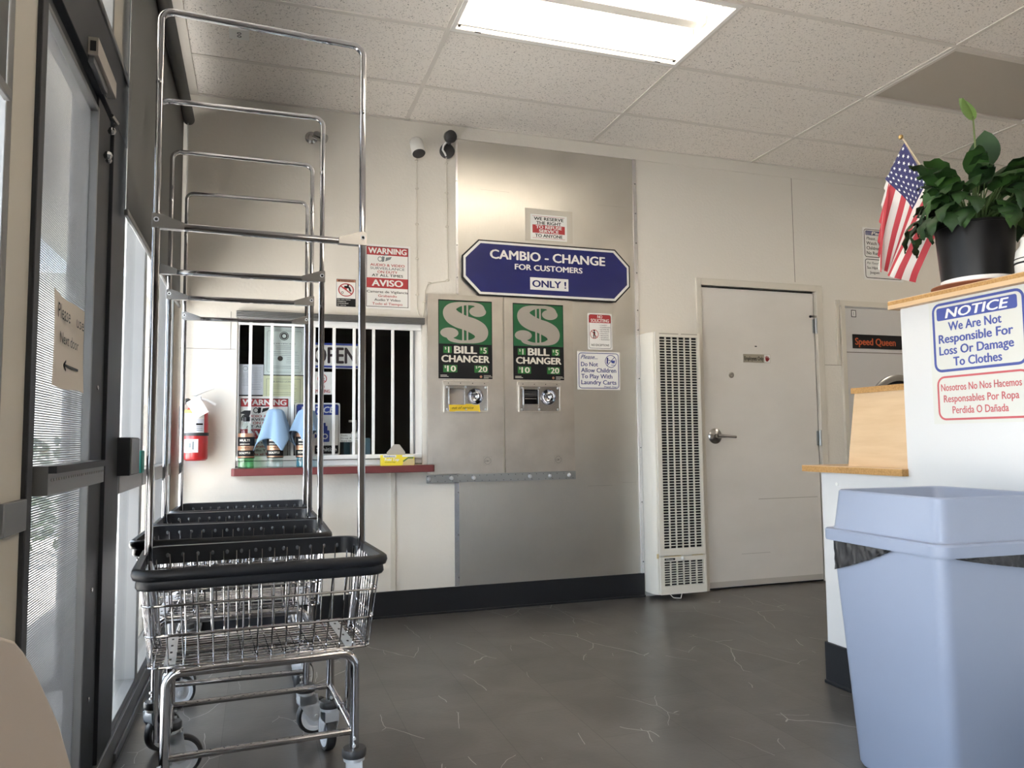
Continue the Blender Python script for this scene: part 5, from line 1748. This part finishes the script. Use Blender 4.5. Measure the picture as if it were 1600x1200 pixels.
# ---------------------------------------------------------------- plant and flag on the counter top
PX, PY, PZ = 2.352, 1.965, 1.5055
tag(MB(TERRA).lathe([(.0, .0), (.112, .0), (.122, .003), (.138, .012), (.142, .012), (.142, .015), (.136, .014), (.112, .008), (.0, .008)], (PX, PY, PZ), n=40).build('plant_saucer', None, off=(PX, PY, PZ)), 'terracotta plastic saucer under the potted plant on the counter', 'saucer')
t = thing('potted_plant', (PX, PY, PZ + .008), 'leafy peace lily in a black pot on the counter top', 'potted plant')
z0 = PZ + .008
mb = MB(POTB).lathe([(.0, 0), (.108, 0), (.1096, .027), (.122, .205), (.125, .205), (.125, .215), (.119, .215), (.116, .20), (.0, .20)], (PX, PY, z0), n=40)
mb.m(SIGNW).lathe([(.1084, .001), (.1094, .001), (.1114, .027), (.1092, .027)], (PX, PY, z0), n=40)
pot = mb.build('pot', t)
MB(SOIL).lathe([(.116, .200), (.06, .206), (.0, .208)], (PX, PY, z0), n=24).build('soil', t)
rnd = random.Random(21)


def leaf(mb, base, tip_dir, rise, length, width, droop, twist=0.0, stem=.1, sm=None, M=LEAF):
    """petiole from base, then a pointed blade that arches over"""
    d = Vector((tip_dir[0], tip_dir[1], 0)).normalized()
    side0 = Vector((-d.y, d.x, 0))
    p0 = Vector(base)
    p1 = p0 + d * (stem * .45) + Vector((0, 0, rise))
    sm.tube([p0, (p0 + p1) / 2 + d * (-.01) + Vector((0, 0, .01)), p1], .0022, 5)
    n = 9
    pts = []
    p = p1.copy()
    ang = math.atan2(rise, stem * .45) * .75
    for i in range(n + 1):
        pts.append(p.copy())
        p = p + (d * math.cos(ang) + Vector((0, 0, math.sin(ang)))) * (length / n)
        ang -= droop / n * (1 + .5 * i / n)
    vs, fs = [], []
    side = (side0 * math.cos(twist) + Vector((0, 0, 1)) * math.sin(twist)).normalized()
    for i, q in enumerate(pts):
        f = i / n
        w = width * .5 * (math.sin(math.pi * f ** .72) ** .8 if 0 < f < 1 else 0)
        t_ = (pts[min(i + 1, n)] - pts[max(i - 1, 0)]).normalized()
        up = side.cross(t_).normalized()
        wav = .006 * math.sin(i * 1.9 + twist * 5)
        vs += [q - side * w + up * (w * .22 + wav), q - up * .002, q + side * w + up * (w * .22 - wav)]
    for i in range(n):
        a = i * 3
        fs += [(a, a + 1, a + 4, a + 3), (a + 1, a + 2, a + 5, a + 4)]
    mb.m(M).add(vs, fs)


fol, stm = MB(LEAF), MB(mat('petiole', (.05, .10, .025), .5))
top = z0 + .205
for k in range(86):
    a = k * 2.399 + rnd.uniform(-.3, .3)
    lay = rnd.random()
    d = (math.cos(a), math.sin(a))
    b = (PX + d[0] * rnd.uniform(.01, .07), PY + d[1] * rnd.uniform(.01, .07), top)
    sh_ = .55 if d[1] > .15 else 1.0
    leaf(fol, b, d, .045 + .11 * (1 - lay) + rnd.uniform(0, .02), rnd.uniform(.11, .17) * (.75 if sh_ < 1 else 1), rnd.uniform(.050, .078), .9 + 1.5 * lay, rnd.uniform(-.5, .5), (.10 + .10 * lay) * sh_, stm, LEAF if rnd.random() < .62 else LEAF2)
for k in range(44):
    a = k * 2.399 + rnd.uniform(-.3, .3)
    d = (math.cos(a), math.sin(a))
    b = (PX + d[0] * rnd.uniform(.05, .095), PY + d[1] * rnd.uniform(.05, .095), top)
    leaf(fol, b, d, rnd.uniform(.015, .06), rnd.uniform(.10, .15), rnd.uniform(.055, .08), rnd.uniform(1.9, 2.7), rnd.uniform(-.4, .4), rnd.uniform(.08, .16) * (.5 if d[1] > .15 else 1), stm, LEAF if rnd.random() < .75 else LEAF2)
# the leaves that stand out: y grows to the left of the picture
for d, rise, L, w, dr_, tw, st_, M, bo in (
        ((.1, 1.0), .105, .17, .052, .85, .1, .22, LEAF, (0, .05)), ((.2, 1.0), .06, .16, .055, 1.0, -.2, .20, LEAF, (0, .05)),
        ((-.2, 1.0), .045, .14, .060, 1.9, .2, .26, LEAF, (0, .06)), ((-.1, 1.0), .02, .12, .055, 2.2, 0, .22, LEAF, (-.02, .06)),
        ((-.5, -1.0), .10, .16, .075, 1.3, .2, .16, LEAF2, (0, -.04)), ((.1, -1.0), .12, .17, .07, 1.1, -.2, .24, LEAF2, (0, -.05)),
        ((-1, .2), .03, .13, .07, 2.3, .2, .20, LEAF, (-.05, 0)), ((-1, -.4), .03, .13, .07, 2.3, -.2, .20, LEAF, (-.05, -.02)), ((-1, .7), .03, .12, .06, 2.4, .2, .18, LEAF, (-.05, .03))):
    leaf(fol, (PX + bo[0], PY + bo[1], top), d, rise, L, w, dr_, tw, st_, stm, M)


def upright(mb, c, lean, h, w, face, M):
    """an upright leaf seen broadside: c = bottom centre, face = direction of its flat side"""
    fdir = Vector(face).normalized()
    side = Vector((0, 0, 1)).cross(fdir).normalized()
    n = 10
    vs, fs = [], []
    for i in range(n + 1):
        f = i / n
        hw = w * .5 * (math.sin(math.pi * f ** .85) ** .7 if 0 < f < 1 else 0)
        q = Vector(c) + Vector((0, 0, 1)) * (h * f) + side * (lean * f) - fdir * (.05 * h * math.sin(math.pi * f))
        vs += [q - side * hw - fdir * hw * .2, q, q + side * hw - fdir * hw * .2]
    for i in range(n):
        a = i * 3
        fs += [(a, a + 1, a + 4, a + 3), (a + 1, a + 2, a + 5, a + 4)]
    mb.m(M).add(vs, fs)


upright(fol, (PX, 1.948, 1.905), .035, .150, .115, (-1, -.35, .1), LEAF)
stm.tube([(PX, PY, top), (PX, 1.950, 1.83), (PX, 1.948, 1.91)], .0028, 6)
upright(fol, (PX - .04, 2.025, 1.800), -.055, .180, .105, (-1, -.2, .25), LEAF2)
upright(fol, (PX - .075, 2.045, 1.795), -.02, .120, .085, (-1, -.4, .3), LEAF2)
stm.tube([(PX - .02, PY + .03, top), (PX - .04, 2.03, 1.80)], .003, 6).tube([(PX - .04, PY + .03, top), (PX - .075, 2.045, 1.80)], .003, 6)
fol.build('foliage', t, angle=180)
stm.build('stems', t)
sp = MB(mat('flower_stalk', (.10, .14, .05), .5)).tube([(PX - .01, PY, top), (PX - .01, 1.945, 1.86), (PX - .01, 1.936, 2.00), (PX - .01, 1.938, 2.110)], .0032, 6)
upright(sp, (PX - .01, 1.936, 2.095), -.045, .100, .042, (-1, -.2, 0), SPATHE)
upright(sp, (PX - .012, 1.938, 2.095), -.030, .085, .028, (-.4, -1, .1), SPATHE)
sp.build('flower_spathe', t, angle=180)
# a white ceramic jar at the edge of the frame
JX, JY = 2.37, 1.770
t = thing('ceramic_jar', (JX, JY, PZ), 'white ceramic jar with a dark band right of the potted plant', 'jar')
mb = MB(WHITE).lathe([(.0, 0), (.050, 0), (.056, .012), (.058, .06), (.052, .095), (.040, .112), (.036, .130), (.032, .130), (.0, .128)], (JX, JY, PZ), n=28)
mb.m(INK).lathe([(.0582, .050), (.0588, .050), (.0588, .056), (.0582, .056)], (JX, JY, PZ), n=28).lathe([(.0578, .066), (.0585, .066), (.0583, .069), (.0574, .069)], (JX, JY, PZ), n=28)
mb.build('body', t)
MB(WHITE).lathe([(.038, .130), (.036, .138), (.012, .150), (.010, .160), (.0, .163)], (JX, JY, PZ), n=28).build('jar_lid', t)

# small flag on a stick, stuck into the pot
t = thing('stick_flag', (2.33, 2.06, 1.74), 'small american flag on a stick drooping beside the potted plant', 'flag')
P0, P1 = Vector((2.318, 2.212, 2.118)), Vector((2.345, 2.055, 1.775))
sd = (P1 - P0).normalized()
MB(mat('flag_stick', (.55, .45, .32), .5)).cyl(P0 - sd * .022 + Vector((.006, 0, 0)), Vector((2.362, 2.012, 1.716)), .0032, 8).build('stick', t)
MB(BRASS).ball(tuple(P0 - sd * .030), .0095, 10).build('finial', t)
TOPE = [(2.212, 2.118), (2.268, 2.055), (2.296, 2.005), (2.310, 1.950), (2.345, 1.850), (2.370, 1.760), (2.392, 1.672)]
BOTE = [(2.066, 1.795), (2.100, 1.755), (2.130, 1.718), (2.160, 1.680), (2.190, 1.645), (2.220, 1.615), (2.243, 1.590)]


def ev(E_, u):
    x = u * (len(E_) - 1)
    i = min(int(x), len(E_) - 2)
    f = x - i
    return Vector((E_[i][0] * (1 - f) + E_[i + 1][0] * f, E_[i][1] * (1 - f) + E_[i + 1][1] * f))


def flag_pt(s, u, o=0.0):
    """s from the top stripe (0) to the bottom stripe (1), u from the stick (0) to the fly (1)"""
    ss = s
    a, b = ev(TOPE, u), ev(BOTE, u)
    # the top third of the fly is folded back on itself
    k = .22 * u
    g = abs(ss - k) if u > .3 else ss + (abs(ss - k) - ss) * (u / .3)
    g = (g - 0) / max(1e-6, (1 - k if u > .3 else 1 - k * u / .3))
    q = a * (1 - g) + b * g
    x = 2.318 + .027 * ss - .050 * u * (1 - u) * math.sin(ss * 7 + 1) - .030 * u * math.cos(ss * 9) + (.028 * u if ss < k else 0)
    return Vector((x - o, q.x, q.y))


mb = MB(FLAGR)
NU = 30
for st_ in range(13):
    for sub in range(3):
        s0, s1 = (st_ + sub / 3) / 13, (st_ + (sub + 1) / 3) / 13
        for i in range(NU):
            u0, u1 = i / NU, (i + 1) / NU
            mb.m(FLAGB if (u1 <= .334 and st_ < 7) else (FLAGR if st_ % 2 == 0 else FLAGW))
            mb.add([flag_pt(s0, u0), flag_pt(s1, u0), flag_pt(s1, u1), flag_pt(s0, u1)], [(0, 1, 2, 3)])
mb.m(SIGNW)
for r_ in range(9):
    for c_ in range(6 if r_ % 2 == 0 else 5):
        u = .334 * (c_ + .5 + (.5 if r_ % 2 else 0)) / 6
        s = 7 / 13 * (r_ + .6) / 9.2
        for o in (.0016, -.0016):
            vs = []
            for k in range(10):
                rr_ = .021 if k % 2 == 0 else .0085
                a = math.pi / 2 + k * math.pi / 5
                vs.append(flag_pt(min(max(s - rr_ * math.sin(a) * 1.0, 0), 1), max(u + rr_ * math.cos(a) * .72, 0), o))
            mb.add([flag_pt(s, u, o)] + vs, [(0, 1 + k, 1 + (k + 1) % 10) for k in range(10)])
mb.build('banner', t, angle=180)

# ---------------------------------------------------------------- beige chair by the storefront, only its back corner in view
t = thing('plastic_chair', (-.21, .78, 0), 'beige plastic chair with rounded back at the lower left corner', 'chair')
th = R(70)
dv = Vector((math.cos(th), math.sin(th), 0))
nv = Vector((math.sin(th), -math.cos(th), 0))
E0 = Vector((-.22, .95, 0))
FC = Fr(E0, dv, (0, 0, 1), nv)
prof = [(.085, .56), (.075, .61), (.062, .645), (.036, .702), (.006, .750), (-.014, .780), (-.028, .797), (-.042, .811), (-.060, .819), (-.10, .825)]
W2 = -.19
left = [(2 * W2 - a, z) for a, z in prof]
pts = prof + [(W2, .828)] + left[::-1] + [(2 * W2 - .085, .47), (.085, .47)]
vs = MB(CHAIRP).prism(FC, pts, -.006, .006)
vs.build('back_shell', t, bevel=.003)
mb = MB(CHAIRP)
mb.grid(lambda u, v: FC.P(-.42 + .46 * u, .452 + .025 * (2 * u - 1) ** 2 + .03 * (1 - min(1, v * 6)) - .015 * max(0, v - .85) * 6, .0 + .42 * v), 12, 14)
mb.build('seat_shell', t, solid=.008)
for a in (-.40, .02):
    for d_ in (.03, .37):
        MB(CHROMED).cyl(FC.P(a, .0, d_ + (.03 if d_ > .1 else -.02)), FC.P(a + (.04 if a < -.2 else -.04), .45, d_), .010, 10).build('leg', t)
